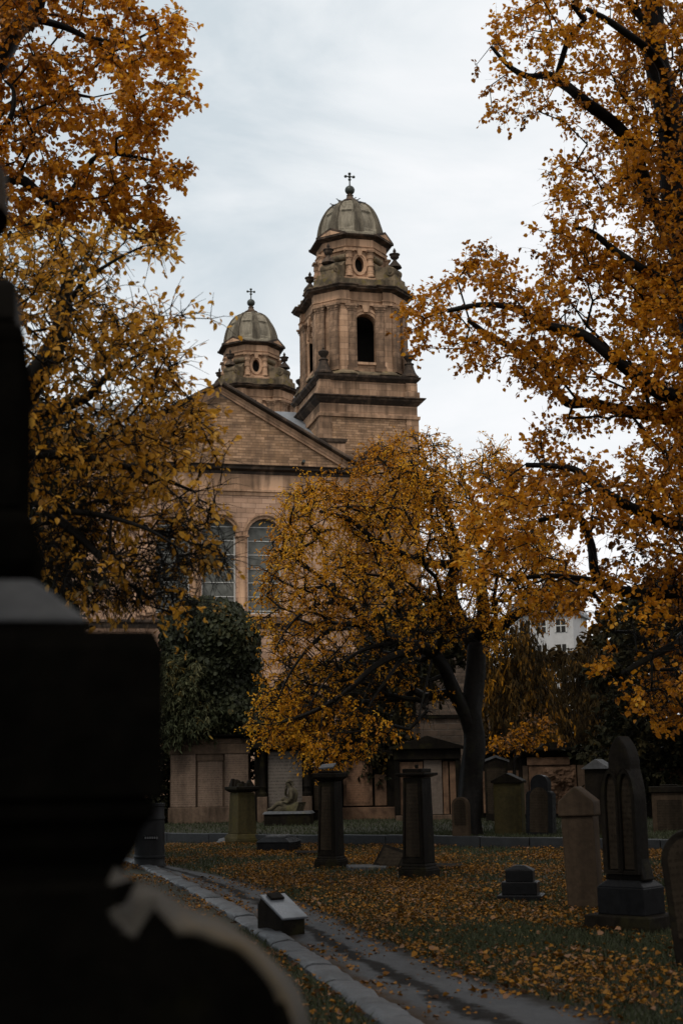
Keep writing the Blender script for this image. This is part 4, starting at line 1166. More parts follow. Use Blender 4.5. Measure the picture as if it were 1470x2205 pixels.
# black iron post bin and slant-topped stone by the path
root, W, H, X = stand('litter_bin', 'round black cast-iron bin with raised bands beside the path, half hidden by the dark monument', 'litter bin', 288, 357, 1868, 0, 0)
r = W / 2; zt = H(1730)
S = MB()
S.lathe([(r * 1.0, -.02), (r * 1.0, .06), (r * .95, .08), (r * .95, .16), (r * .99, .17), (r * .99, .2), (r * .94, .215), (r * .91, zt * .74), (r * .95, zt * .75), (r * .95, zt * .785), (r * .91, zt * .8), (r * .9, zt - .06), (r * .95, zt - .05), (r * .95, zt), (r * .8, zt), (r * .78, zt - .25)], 40)
S.build('body', MAT['iron'], root, True, angle=35)
S = MB(); S.box(-.14, .1, -.015, .02, 0, .07, Mt(0.06, -r * .935, zt * .44)); o = S.build('name_plate', MAT['wetgran'], root)
S = MB()
rr = random.Random(2)
for k in range(6):
    x = -.10 + k * .04 + .05
    S.box(x, x + .026, -r * .935 - .024, -r * .935 - .014, zt * .44 + .018, zt * .44 + .052)
S.build('raised_lettering', plain('worn_grey_paint', (.05, .05, .05), (.08, .08, .08)), root)
g = G(605, 2012)
root = thing('slant_topped_stone', 'dark slant-topped stone block with a wet grey sloping face, beside the kerb', 'stone block', (g.x, g.y, 0), R(33))
W = P(653, 2020, g.y).x - P(548, 2020, g.y).x
w, d = W * .52, W * 1.05
hb, hf = .36, .17
S = MB()
v = [(-w / 2, -d / 2, -.03), (w / 2, -d / 2, -.03), (w / 2, d / 2, -.03), (-w / 2, d / 2, -.03), (-w / 2, -d / 2, hf), (w / 2, -d / 2, hf), (w / 2, d / 2 - .08, hb), (-w / 2, d / 2 - .08, hb), (w / 2, d / 2, hb - .08), (-w / 2, d / 2, hb - .08)]
S.add(v, [(0, 1, 5, 4), (1, 2, 8, 6, 5), (3, 0, 4, 7, 9), (2, 3, 9, 8), (6, 8, 9, 7), (4, 5, 6, 7), (0, 3, 2, 1)])
S.build('block', MAT['grime'], root, bevel=.012)
sl = math.atan2(hb - hf, d - .08)
m = Matrix.Translation((0, -d / 2, hf)) @ Matrix.Rotation(sl, 4, 'X')
Ls = math.hypot(d - .08, hb - hf)
S = MB(); S.box(-w / 2 - .02, w / 2 + .02, -.025, Ls, .002, .028, m); S.build('sloping_slab', stone('wet_slate_slab', (0.07, 0.075, 0.082), (0.10, 0.105, 0.113), (0.035, 0.036, 0.038), soot=.3, soot_scale=4, streak=.1, bump=.1, rough=.35, spec=.5), root, bevel=.008)
S = MB(); S.box(-w / 2 + .04, w / 2 - .06, Ls - .14, Ls - .02, .03, .055, m); S.build('raised_fillet', MAT['grime'], root, bevel=.008)

# old wall behind the tombs and far pale house
a, b_ = G(250, 1768, TZ), G(1045, 1768, TZ)
root = thing('old_stone_wall', 'old brown stone wall rising behind the pedimented tomb and the weeping tree', 'wall', ((P(700, 1700, 44)).x, 44, 0), R(2))
S = MB(); wz = P(900, 1540, 44).z
S.box(P(830, 1700, 44).x - root.location.x, P(1040, 1700, 44).x - root.location.x, 0, .5, -.1, wz); S.build('stonework', MAT['oldwall'], root)
S = MB(); x = P(925, 1700, 44).x - root.location.x; S.box(x - .35, x + .35, -.1, .4, wz + .002, wz + .7); S.build('chimney', MAT['oldwall'], root)
S = MB(); S.box(P(828, 1700, 44).x - root.location.x, P(1042, 1700, 44).x - root.location.x, -.08, .58, wz - .1, wz + .001); S.build('coping', MAT['grime'], root)
g = P(1195, 1500, 150)
root = thing('pale_house', 'white house with tall windows far off, glimpsed through the branches on the right', 'house', (g.x, 150, 0), R(-20))
def hz(py): return P(1195, py, 150).z
S = MB(); S.box(-4.5, 2.2, 0, 8, 0, hz(1322)); S.build('wall', plain('white_render', (.36, .345, .33), (.44, .425, .41), .8, 1.5), root)
S = MB(); S.box(-4.9, 2.6, -.4, 8.4, hz(1322) + .005, hz(1316)); S.prism([(-4.9, hz(1316) + .005), (2.6, hz(1316) + .005), (.9, hz(1272)), (-2.9, hz(1272))], -.3, 8.3); S.build('roof', MAT['slate'], root)
for (x, py0, py1) in ((-2.9, 1362, 1334), (-1.2, 1362, 1334), (.9, 1362, 1334), (-2.9, 1420, 1388), (-1.2, 1420, 1388), (.9, 1420, 1388)):
    S = MB(); S.box(x - .55, x + .55, -.04, .1, hz(py0), hz(py1)); f = S.build('window', MAT['void'], root)
    S = MB(); zz = (hz(py0) + hz(py1)) / 2
    S.box(x - .55, x + .55, -.08, -.042, zz - .05, zz + .05); S.box(x - .65, x - .5, -.1, -.042, hz(py0), hz(py1)); S.box(x + .5, x + .65, -.1, -.042, hz(py0), hz(py1)); S.box(x - .04, x + .04, -.079, -.041, hz(py0), hz(py1)); S.build('frame', MAT['white'], f)
S = MB(); S.box(-1.6, -.4, 3, 4.5, hz(1274), hz(1245)); S.build('chimney', MAT['slate'], root)
# ------------------------------------------------------------------ ground, path, kerbs
def grassmat(name, a, b_, c):
    m, nt, b, o = new_mat(name)
    tc = node(nt, 'ShaderNodeTexCoord'); ob = tc.outputs['Object']
    n = noise_t(nt, ob, 1.1, 6, 0.7); n2 = noise_t(nt, ob, 22, 5, 0.75)
    base = ramp(nt, n2, [(0.32, a), (0.6, b_), (0.75, c)])
    base = mixc(nt, ramp(nt, n, [(0.42, (0, 0, 0)), (0.62, (0.75,) * 3)]), base, tuple(x * .6 + y * .4 for x, y in zip(a, (0.045, 0.028, 0.012))))
    nt.links.new(base, b.inputs['Base Color']); b.inputs['Roughness'].default_value = .85; b.inputs['Specular IOR Level'].default_value = .2
    bp = node(nt, 'ShaderNodeBump'); bp.inputs['Strength'].default_value = .8; bp.inputs['Distance'].default_value = .05
    nt.links.new(n2, bp.inputs['Height']); nt.links.new(bp.outputs[0], b.inputs['Normal'])
    return m
MAT['turf'] = grassmat('wet_turf', (0.016, 0.015, 0.009), (0.026, 0.027, 0.015), (0.038, 0.039, 0.022))
S = MB(); S.add([(-500, -60, 0), (500, -60, 0), (500, 900, 0), (-500, 900, 0)], [(0, 1, 2, 3)])
tag(S.build('ground', MAT['turf']), kind='structure')
kp = [G(x, y, TZ) for x, y in ((120, 1793), (360, 1796), (640, 1800), (930, 1803), (1250, 1808), (1600, 1812), (2100, 1818))]
S = MB()
v = [(p.x, p.y + .12, TZ) for p in kp] + [(p.x * 4, 400, TZ) for p in kp]
n = len(kp)
S.add(v, [(i, i + 1, n + i + 1, n + i) for i in range(n - 1)])
tag(S.build('terrace_ground', MAT['turf']), kind='structure')
rr = random.Random(11)
S = MB()
for i in range(n - 1):
    a, b_ = kp[i], kp[i + 1]
    L_ = (b_ - a).length; k = max(1, int(L_ / 1.1)); ang = math.atan2(b_.y - a.y, b_.x - a.x)
    for j in range(k):
        p = a.lerp(b_, (j + .5) / k)
        S.box(-L_ / k / 2 + .006, L_ / k / 2 - .006, 0, .2, -.05, TZ + .03 + rr.uniform(-.012, .012), Mt(p.x, p.y, 0, rz=ang + rr.uniform(-.01, .01)))
tag(S.build('terrace_kerb', stone('wet_kerb_stone', (0.009, 0.0092, 0.0095), (0.018, 0.0185, 0.0195), (0.004, 0.004, 0.004), soot=.5, soot_scale=1.5, streak=.1, bump=.3, rough=.45, spec=.3), None, bevel=.015), kind='structure')

# wet asphalt path between kerb and lawn
kc = [(225, 1838), (300, 1858), (372, 1888), (448, 1926), (530, 1974), (612, 2028), (705, 2090), (795, 2150), (880, 2210), (1010, 2310), (1220, 2480)]
lawn = [(330, 1852), (372, 1866), (440, 1880), (520, 1897), (590, 1922), (660, 1948), (740, 1985), (830, 2030), (940, 2076), (1060, 2120), (1200, 2162), (1330, 2198), (1460, 2240), (1760, 2330)]
def dense(pts, k=8):
    out = []
    P_ = [Vector((p.x, p.y)) for p in pts]
    for i in range(len(P_) - 1):
        p0, p1, p2, p3 = P_[max(i - 1, 0)], P_[i], P_[i + 1], P_[min(i + 2, len(P_) - 1)]
        for j in range(k):
            t = j / k
            out.append(.5 * ((2 * p1) + (p2 - p0) * t + (2 * p0 - 5 * p1 + 4 * p2 - p3) * t * t + (3 * p1 - p0 - 3 * p2 + p3) * t ** 3))
    out.append(P_[-1])
    return out
KD = dense([G(x, y, .05) for x, y in kc]); LD = dense([G(x, y) for x, y in lawn])
LD = [p + Vector((mnoise.noise(Vector((p.x * 2.5, p.y * 2.5, 0))) * .09, mnoise.noise(Vector((p.x * 2.5, p.y * 2.5, 5))) * .06)) for p in LD]
m, nt, b, o = new_mat('wet_asphalt')
tc = node(nt, 'ShaderNodeTexCoord'); ob = tc.outputs['Object']
mp_ = node(nt, 'ShaderNodeMapping'); mp_.inputs['Rotation'].default_value = (0, 0, R(-30)); mp_.inputs['Scale'].default_value = (1.0, .28, 1)
nt.links.new(ob, mp_.inputs[0])
vv_ = node(nt, 'ShaderNodeAttribute'); vv_.attribute_name = 'tint'
n1_ = noise_t(nt, mp_.outputs[0], 2.2, 6, .65, .4); n2_ = noise_t(nt, ob, 45, 4, .7); n3_ = noise_t(nt, ob, .8, 5, .65)
base = ramp(nt, n2_, [(.3, (.022, .0225, .024)), (.7, (.046, .047, .049))])
nw_ = noise_t(nt, ob, 1.6, 5, .7); ng_ = noise_t(nt, ob, 9, 5, .75)
off_ = mth(nt, 'ADD', vv_.outputs['Fac'], mth(nt, 'MULTIPLY_ADD', nw_, .34, mth(nt, 'MULTIPLY_ADD', ng_, .22, -.28)))
line_ = ramp(nt, mth(nt, 'ABSOLUTE', mth(nt, 'SUBTRACT', off_, .47)), [(.05, (1, 1, 1)), (.10, (0, 0, 0))])
mud_ = ramp(nt, off_, [(.16, (1, 1, 1)), (.30, (0, 0, 0))])
rim_ = ramp(nt, off_, [(.82, (0, 0, 0)), (.95, (1, 1, 1))])
base = mixc(nt, ramp(nt, n1_, [(.5, (0, 0, 0)), (.64, (.55,) * 3)]), base, (.014, .0125, .011))
base = mixc(nt, mth(nt, 'MULTIPLY', mud_, .85), base, (.03, .018, .009))
base = mixc(nt, mth(nt, 'MULTIPLY', rim_, .7), base, (.016, .013, .009))
base = mixc(nt, mth(nt, 'MULTIPLY', line_, .93), base, (.007, .006, .005))
dirt_ = mth(nt, 'MAXIMUM', line_, mth(nt, 'MAXIMUM', mud_, rim_))
nt.links.new(base, b.inputs['Base Color'])
nt.links.new(ramp(nt, n3_, [(.3, (.2,) * 3), (.4, (.5,) * 3), (.6, (.65,) * 3)]), b.inputs['Roughness'])
nt.links.new(mth(nt, 'MULTIPLY_ADD', dirt_, -.09, .11), b.inputs['Specular IOR Level'])
bp = node(nt, 'ShaderNodeBump'); bp.inputs['Strength'].default_value = .35; bp.inputs['Distance'].default_value = .012
nt.links.new(n2_, bp.inputs['Height']); nt.links.new(bp.outputs[0], b.inputs['Normal'])
asphalt = m
def resample(pl, n):
    d = [0]
    for i in range(1, len(pl)): d.append(d[-1] + (pl[i] - pl[i - 1]).length)
    out = []
    j = 0
    for k in range(n):
        t = d[-1] * k / (n - 1)
        while j < len(d) - 2 and d[j + 1] < t: j += 1
        f = (t - d[j]) / max(1e-6, d[j + 1] - d[j])
        out.append(pl[j].lerp(pl[j + 1], f))
    return out
n = 90
ka, la = resample(KD, n), resample(LD, n)
S = MB()
NA = 13
S.add([(*ka[i].lerp(la[i], k / (NA - 1)), .006 + .012 * math.sin(math.pi * k / (NA - 1))) for k in range(NA) for i in range(n)], [(k * n + i, (k + 1) * n + i, (k + 1) * n + i + 1, k * n + i + 1) for k in range(NA - 1) for i in range(n - 1)])
o = S.build('path', asphalt, None, True)
o.data.attributes.new('tint', 'FLOAT', 'POINT').data.foreach_set('value', [k / (NA - 1) for k in range(NA) for i in range(n)])
tag(o, kind='structure')
# kerb: rounded stones end to end
wk = stone('wet_path_kerb', (0.036, 0.0375, 0.04), (0.07, 0.072, 0.075), (0.016, 0.0145, 0.0125), soot=.35, soot_scale=2.0, streak=.05, bump=.5, rough=.5, grain=9, spec=.15)
kr = resample(KD, 29)
KF = resample(KD, 28 * 12 + 1)
def KI(i, t):
    q_ = min(28 * 12 - 1e-6, (i + t) * 12); k_ = int(q_)
    return KF[k_].lerp(KF[k_ + 1], q_ - k_)
S = MB()
for i in range(28):
    a, b_ = kr[i], kr[i + 1]; rings = []
    sub = 12
    lift = rr.uniform(-.012, .012)
    for j in range(sub + 1):
        t = .012 + .976 * j / sub
        p = KI(i, t); dr = (KI(i, min(1, t + .08)) - KI(i, max(0, t - .08))).normalized(); nr = Vector((-dr.y, dr.x))
        sh = .012 if j in (0, sub) else 0
        ring = []
        for (q, z) in ((-.115, -.05), (-.12, .035), (-.105, .052), (-.04, .062), (.05, .061), (.10, .052), (.12, .03), (.115, -.05)):
            w_ = 1 + .12 * mnoise.noise(Vector((p.x * 3, p.y * 3, q * 6)))
            pp = p - nr * q * w_
            ring.append((pp.x, pp.y, (z - sh) + (lift + .02 * mnoise.noise(Vector((p.x * 4, p.y * 4, q * 9))) if z > 0 else 0)))
        rings.append(ring)
    S.loops(rings)
tag(S.build('kerb', wk, None, True, angle=45), kind='structure')

# ------------------------------------------------------------------ dark monument close to the camera
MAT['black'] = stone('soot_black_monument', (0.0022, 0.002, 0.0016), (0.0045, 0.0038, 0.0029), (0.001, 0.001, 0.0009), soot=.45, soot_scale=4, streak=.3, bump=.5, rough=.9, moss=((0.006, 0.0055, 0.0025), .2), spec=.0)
MAT['lit_slope'] = stone('lit_slope_stone', (0.036, 0.036, 0.037), (0.056, 0.055, 0.054), (0.013, 0.0125, 0.012), soot=.35, soot_scale=4, streak=.1, bump=.5, rough=.6, moss=((0.09, 0.068, 0.036), .3))  # paler than the black faces: skylight on the slope put into the colour
MAT['lit_top'] = stone('lit_coping_top', (0.045, 0.04, 0.033), (0.072, 0.063, 0.052), (0.016, 0.0145, 0.0125), soot=.35, soot_scale=3, streak=.1, bump=.5, rough=.7, moss=((0.10, 0.07, 0.036), .35))  # skylit top and chipped front painted lighter than the wall body
XC, YC = -.80, 2.55
mon = thing('stone_monument', 'tall soot-black stone monument close to the camera at the left edge, out of focus', 'monument', (XC, YC, 0))
MA = R(10); mc_, ms_ = math.cos(MA), math.sin(MA)
mon.rotation_euler = (0, 0, MA)
def hs(px, py):
    d = ray(px, py); k = d.x / d.y
    return (k * YC - XC) / ((mc_ + ms_) - k * (ms_ - mc_))
def zf(py, h, px=60):
    d = ray(px, py); return EYE.z + d.z / d.y * (YC - h)
hB = hs(352, 1600); hN = hs(268, 1900); zB1 = zf(1342, hB, 300)
d = ray(300, 1722); zB0 = EYE.z + d.z / d.y * (YC - hB)
def sq(h): return rect(h, h)
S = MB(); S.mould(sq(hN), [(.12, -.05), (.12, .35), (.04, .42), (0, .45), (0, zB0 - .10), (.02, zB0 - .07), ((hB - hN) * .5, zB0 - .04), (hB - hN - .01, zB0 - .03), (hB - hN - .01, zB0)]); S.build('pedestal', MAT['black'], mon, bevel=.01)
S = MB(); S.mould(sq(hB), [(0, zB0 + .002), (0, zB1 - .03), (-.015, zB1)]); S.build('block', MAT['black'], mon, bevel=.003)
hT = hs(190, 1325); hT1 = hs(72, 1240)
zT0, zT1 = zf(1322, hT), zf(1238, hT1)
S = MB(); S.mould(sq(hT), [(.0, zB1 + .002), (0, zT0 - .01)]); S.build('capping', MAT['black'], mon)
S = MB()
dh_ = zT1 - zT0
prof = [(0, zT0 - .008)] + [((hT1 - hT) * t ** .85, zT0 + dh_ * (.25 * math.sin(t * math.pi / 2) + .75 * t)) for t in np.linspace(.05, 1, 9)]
S.mould(sq(hT), prof); S.build('capping_slope', MAT['lit_slope'], mon, bevel=.01)
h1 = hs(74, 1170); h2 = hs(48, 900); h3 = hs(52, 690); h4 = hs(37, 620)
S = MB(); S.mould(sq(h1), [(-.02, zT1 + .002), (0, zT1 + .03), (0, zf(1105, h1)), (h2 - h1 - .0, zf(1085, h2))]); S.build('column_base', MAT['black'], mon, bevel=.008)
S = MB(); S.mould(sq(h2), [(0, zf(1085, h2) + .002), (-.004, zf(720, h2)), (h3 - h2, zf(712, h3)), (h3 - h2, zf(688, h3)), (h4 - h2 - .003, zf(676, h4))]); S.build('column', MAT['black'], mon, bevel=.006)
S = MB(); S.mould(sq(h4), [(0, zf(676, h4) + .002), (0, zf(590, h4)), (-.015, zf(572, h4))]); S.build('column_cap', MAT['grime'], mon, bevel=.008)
zu = zf(572, h4); hu = hs(20, 380); zuu = zf(235, hu)
ru = abs(ray(20, 400).x / ray(20, 400).y * YC - XC)
S = MB(); S.lathe([(ru * .55, zu), (ru * .6, zu + .02), (ru * .5, zu + .05), (ru * .8, zu + .16), (ru * .95, zu + .27), (ru * .99, zu + (zuu - zu) * .6), (ru * .8, zu + (zuu - zu) * .85), (ru * .5, zuu), (ru * .3, zuu + .1), (.02, zuu + .14)], 28)
S.build('draped_urn', MAT['brownst'], mon, True, angle=40)

# broken scroll wall at its foot
YB, YF = 2.12, 1.92
back = [(247, 1864), (252, 1866), (258, 1869), (287, 1896), (330, 1916), (354, 1926), (407, 1954), (478, 1983), (526, 2011), (574, 2050), (622, 2102), (650, 2146), (664, 2200), (674, 2280), (690, 2420)]
front = [(250, 1952), (257, 1968), (268, 1985), (291, 2006), (304, 1975), (334, 1936), (352, 1956), (381, 1986), (430, 1993), (476, 2011), (526, 2036), (574, 2082), (615, 2140), (640, 2210), (655, 2300)]
x0 = -1.35
sw = thing('broken_scroll_wall', 'broken scroll-shaped black stone wall sloping down to the right from the foot of the near monument', 'wall', (0, YB, 0))
bk = [P(x, y, YB) for x, y in back]; fr = [P(x, y, YF) for x, y in front]
poly = [(x0, -.05), (bk[-1].x, -.05)] + [(p.x, p.z - .025) for p in bk[::-1]] + [(x0, bk[0].z - .02)]
S = MB()
r0 = [(p.x - .0, 0, p.z - .012) for p in bk]; r1 = [(p.x, YF - YB, p.z - .012) for p in fr]
k_ = len(bk)
v = r0 + r1 + [(p[0], p[1], -.05) for p in r0] + [(p[0], p[1], -.05) for p in r1]
f = []
for i in range(k_ - 1):
    f += [(i, i + 1, k_ + i + 1, k_ + i), (k_ + i, k_ + i + 1, 3 * k_ + i + 1, 3 * k_ + i), (i + 1, i, 2 * k_ + i, 2 * k_ + i + 1)]
f += [(k_ - 1, 3 * k_ - 1, 4 * k_ - 1, 2 * k_ - 1)]
S.add(v, f)
# the rest of the wall runs on to the left
S.box(x0, fr[0].x - .001, YF - YB, 0, -.05, bk[0].z - .02)
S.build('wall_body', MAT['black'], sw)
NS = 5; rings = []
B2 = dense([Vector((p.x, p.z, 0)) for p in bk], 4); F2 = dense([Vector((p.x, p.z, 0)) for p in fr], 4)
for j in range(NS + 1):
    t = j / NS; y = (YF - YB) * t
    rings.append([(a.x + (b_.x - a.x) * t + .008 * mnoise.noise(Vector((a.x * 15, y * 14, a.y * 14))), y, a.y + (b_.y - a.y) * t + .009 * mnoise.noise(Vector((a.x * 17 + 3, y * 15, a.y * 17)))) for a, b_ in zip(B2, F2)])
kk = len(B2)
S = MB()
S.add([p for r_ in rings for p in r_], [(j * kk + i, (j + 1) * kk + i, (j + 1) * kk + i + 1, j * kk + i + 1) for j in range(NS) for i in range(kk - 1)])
o = S.build('broken_coping', MAT['lit_top'], sw, True, angle=50)
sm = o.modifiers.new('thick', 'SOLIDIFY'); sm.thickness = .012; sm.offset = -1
# ------------------------------------------------------------------ trees
def inpoly(px, py, poly):
    ins = np.zeros(len(px), bool)
    n = len(poly)
    for i in range(n):
        (x1, y1), (x2, y2) = poly[i - 1], poly[i]
        c = ((y1 > py) != (y2 > py)) & (px < (x2 - x1) * (py - y1) / (y2 - y1 + 1e-9) + x1)
        ins ^= c
    return ins
def edged(px, py, poly):
    d = np.full(len(px), 1e9)
    n = len(poly)
    for i in range(n):
        a, b = np.array(poly[i - 1], float), np.array(poly[i], float)
        ab = b - a; t = np.clip(((px - a[0]) * ab[0] + (py - a[1]) * ab[1]) / (ab @ ab + 1e-9), 0, 1)
        d = np.minimum(d, np.hypot(px - a[0] - t * ab[0], py - a[1] - t * ab[1]))
    return d
_RT, _UP, _FW = np.array(rt), np.array(up), np.array(fwd)
def Pn(px, py, Y):
    d = _RT[None] * ((px - 735) / F)[:, None] + _UP[None] * ((1102.5 - py) / F)[:, None] + _FW[None]
    return np.array([0, 0, 1.6])[None] + d * (Y / d[:, 1])[:, None]
def vnoise(p, s, seed):
    return np.array([mnoise.noise(Vector((x * s + seed, y * s, z * s))) for x, y, z in p])
def crown(poly, Y, thick, n, rdepth=1.2, gap=-.12, gscale=.8, seed=0, ybias=0.0, holes=()):
    """points spread through a crown that has this outline, Y metres off, up to `thick` metres to either side of Y"""
    xs_, ys_ = [p[0] for p in poly], [p[1] for p in poly]
    rng = np.random.default_rng(seed)
    got = []
    tot = 0
    while tot < n:
        k = n * 3
        px = rng.uniform(min(xs_), max(xs_), k); py = rng.uniform(min(ys_), max(ys_), k)
        ok = inpoly(px, py, poly)
        for hx, hy, rx, ry in holes: ok &= ((px - hx) / rx) ** 2 + ((py - hy) / ry) ** 2 > 1
        px, py = px[ok], py[ok]
        d = edged(px, py, poly) * Y / F
        tk = thick * np.sqrt(1 - (1 - np.clip(d / rdepth, 0, 1)) ** 2)
        q = Pn(px, py, Y + ybias + rng.uniform(-1, 1, len(px)) * tk)
        nz = vnoise(q, gscale, seed * 7.3)
        q = q[nz > gap]
        got.append(q); tot += len(q)
    return np.concatenate(got)[:n]
def bez(pts, k=6):
    out = []
    pts = [Vector(p) for p in pts]
    for i in range(len(pts) - 1):
        p0, p1, p2, p3 = pts[max(i - 1, 0)], pts[i], pts[i + 1], pts[min(i + 2, len(pts) - 1)]
        for j in range(k):
            t = j / k
            out.append(.5 * ((2 * p1) + (p2 - p0) * t + (2 * p0 - 5 * p1 + 4 * p2 - p3) * t * t + (3 * p1 - p0 - 3 * p2 + p3) * t ** 3))
    out.append(pts[-1])
    return out
def grow(limbs, att, bf=.35, arch=.06, seed=0, jit=.05, maxseg=.55):
    """limbs: list of (points, radii).  Every attractor is joined to the growing skeleton by the cheapest branch."""
    rng = np.random.default_rng(seed)
    pos, par, plen = [], [], []
    for pts, rads in limbs:
        prev = -1
        if pos:
            dd = np.linalg.norm(np.array(pos) - np.array(pts[0]), axis=1); prev = int(dd.argmin())
            if dd[prev] > .8: prev = -1
        for p in pts:
            pos.append(np.array(p)); par.append(prev)
            plen.append(0 if prev < 0 else plen[prev] + np.linalg.norm(pos[-1] - pos[prev]))
            prev = len(pos) - 1
    nl = len(pos)
    N = len(att)
    best = np.full(N, 1e9); who = np.zeros(N, int)
    alive = np.ones(N, bool)
    def upd(idx):
        for i in idx:
            d = np.linalg.norm(att - pos[i], axis=1) + bf * plen[i]
            m = d < best
            best[m] = d[m]; who[m] = i
    upd(range(nl))
    tips = []
    for _ in range(N):
        b = np.where(alive, best, 1e9); i = int(b.argmin())
        alive[i] = False
        p0, p1 = pos[who[i]], att[i]
        L_ = np.linalg.norm(p1 - p0)
        k = max(1, int(L_ / maxseg + .5)); k = min(k, 9)
        prev = who[i]; new = []
        for j in range(1, k + 1):
            t = j / k
            q = p0 + (p1 - p0) * t
            if j < k:
                q = q + rng.normal(0, jit * L_ / math.sqrt(k), 3); q[2] += arch * L_ * 4 * t * (1 - t)
            pos.append(q); par.append(int(prev)); plen.append(plen[prev] + np.linalg.norm(q - pos[prev]))
            prev = len(pos) - 1; new.append(prev)
        tips.append(prev)
        upd(new)
    return np.array(pos), np.array(par), nl, np.array(tips)
def pipe(pos, par, tip_r, expo=2.3):
    n = len(pos)
    acc = np.zeros(n); kids = np.zeros(n, int)
    for i in range(n - 1, -1, -1):
        pass
    # parents always precede children
    for i in range(n - 1, -1, -1):
        if acc[i] == 0: acc[i] = tip_r ** expo
        if par[i] >= 0: acc[par[i]] += acc[i]
    return acc ** (1 / expo)
def tubes(A, B, ra, rb, sides=5):
    """one tapered tube from every A to every B"""
    n = len(A)
    d = B - A; d /= np.linalg.norm(d, axis=1)[:, None] + 1e-9
    ref = np.where(np.abs(d[:, 2:3]) > .9, np.array([[1., 0, 0]]), np.array([[0, 0, 1.]]))
    u = np.cross(d, ref); u /= np.linalg.norm(u, axis=1)[:, None] + 1e-9
    v = np.cross(d, u)
    V = np.zeros((n, 2, sides, 3))
    for k in range(sides):
        a = 2 * math.pi * k / sides
        o = u * math.cos(a) + v * math.sin(a)
        V[:, 0, k] = A + o * ra[:, None] - d * (ra * .3)[:, None]
        V[:, 1, k] = B + o * rb[:, None] + d * (rb * .3)[:, None]
    base = (np.arange(n) * 2 * sides)[:, None]
    k = np.arange(sides)
    q = np.stack([k, (k + 1) % sides, (k + 1) % sides + sides, k + sides], 1)      # sides,4
    Fc = (base[:, :, None] + q[None]).reshape(-1, 4)
    return V.reshape(-1, 3), Fc
def fastmesh(name, V, Fc, mat, parent=None, tint=None, smooth=False):
    me = bpy.data.meshes.new(name)
    V = np.ascontiguousarray(V, np.float32); Fc = np.ascontiguousarray(Fc, np.int32)
    k = Fc.shape[1]
    me.vertices.add(len(V)); me.loops.add(Fc.size); me.polygons.add(len(Fc))
    me.vertices.foreach_set('co', V.ravel())
    me.loops.foreach_set('vertex_index', Fc.ravel())
    me.polygons.foreach_set('loop_start', np.arange(0, Fc.size, k, dtype=np.int32))
    if smooth: me.polygons.foreach_set('use_smooth', np.ones(len(Fc), bool))
    me.update(calc_edges=True)
    if tint is not None:
        a = me.attributes.new('tint', 'FLOAT', 'POINT'); a.data.foreach_set('value', np.ascontiguousarray(tint, np.float32))
    me.materials.append(mat)
    o = bpy.data.objects.new(name, me); col.objects.link(o); o.parent = parent
    return o
SHAPES = dict(      # (along, across) of the half outline
    lime=[(0, 0), (.25, .42), (.62, .38), (1, 0)],
    ovate=[(0, 0), (.3, .27), (.7, .24), (1, 0)],
    narrow=[(0, 0), (.3, .12), (.7, .1), (1, 0)])
def leaves(C, D, size, shape, rng, flat=.5, fold=.25):
    """one folded leaf at every C, pointing along D"""
    n = len(C)
    D = D / (np.linalg.norm(D, axis=1)[:, None] + 1e-9)
    nrm = rng.normal(0, 1, (n, 3)); nrm[:, 2] += flat * 3
    s = np.cross(D, nrm); s /= np.linalg.norm(s, axis=1)[:, None] + 1e-9
    w = np.cross(s, D)
    sh = SHAPES[shape]
    V = np.zeros((n, 6, 3)); S_ = size[:, None]
    V[:, 0] = C; V[:, 3] = C + D * S_ - w * S_ * .12
    for j, (a, b) in ((1, sh[1]), (2, sh[2])):
        V[:, j] = C + D * S_ * a + s * S_ * b + w * S_ * fold * b
        V[:, 6 - j] = C + D * S_ * a - s * S_ * b + w * S_ * fold * b
    base = (np.arange(n) * 6)[:, None]
    Fc = np.concatenate([base + np.array([[0, 1, 2, 3]]), base + np.array([[0, 3, 4, 5]])])
    return V.reshape(-1, 3), Fc
bark = stone('wet_dark_bark', (0.006, 0.0052, 0.0045), (0.014, 0.012, 0.010), (0.003, 0.0026, 0.0022), soot=.45, soot_scale=1.2, streak=.7, bump=.9, grain=11, rough=.5, spec=.05, moss=((0.018, 0.018, 0.009), .25))
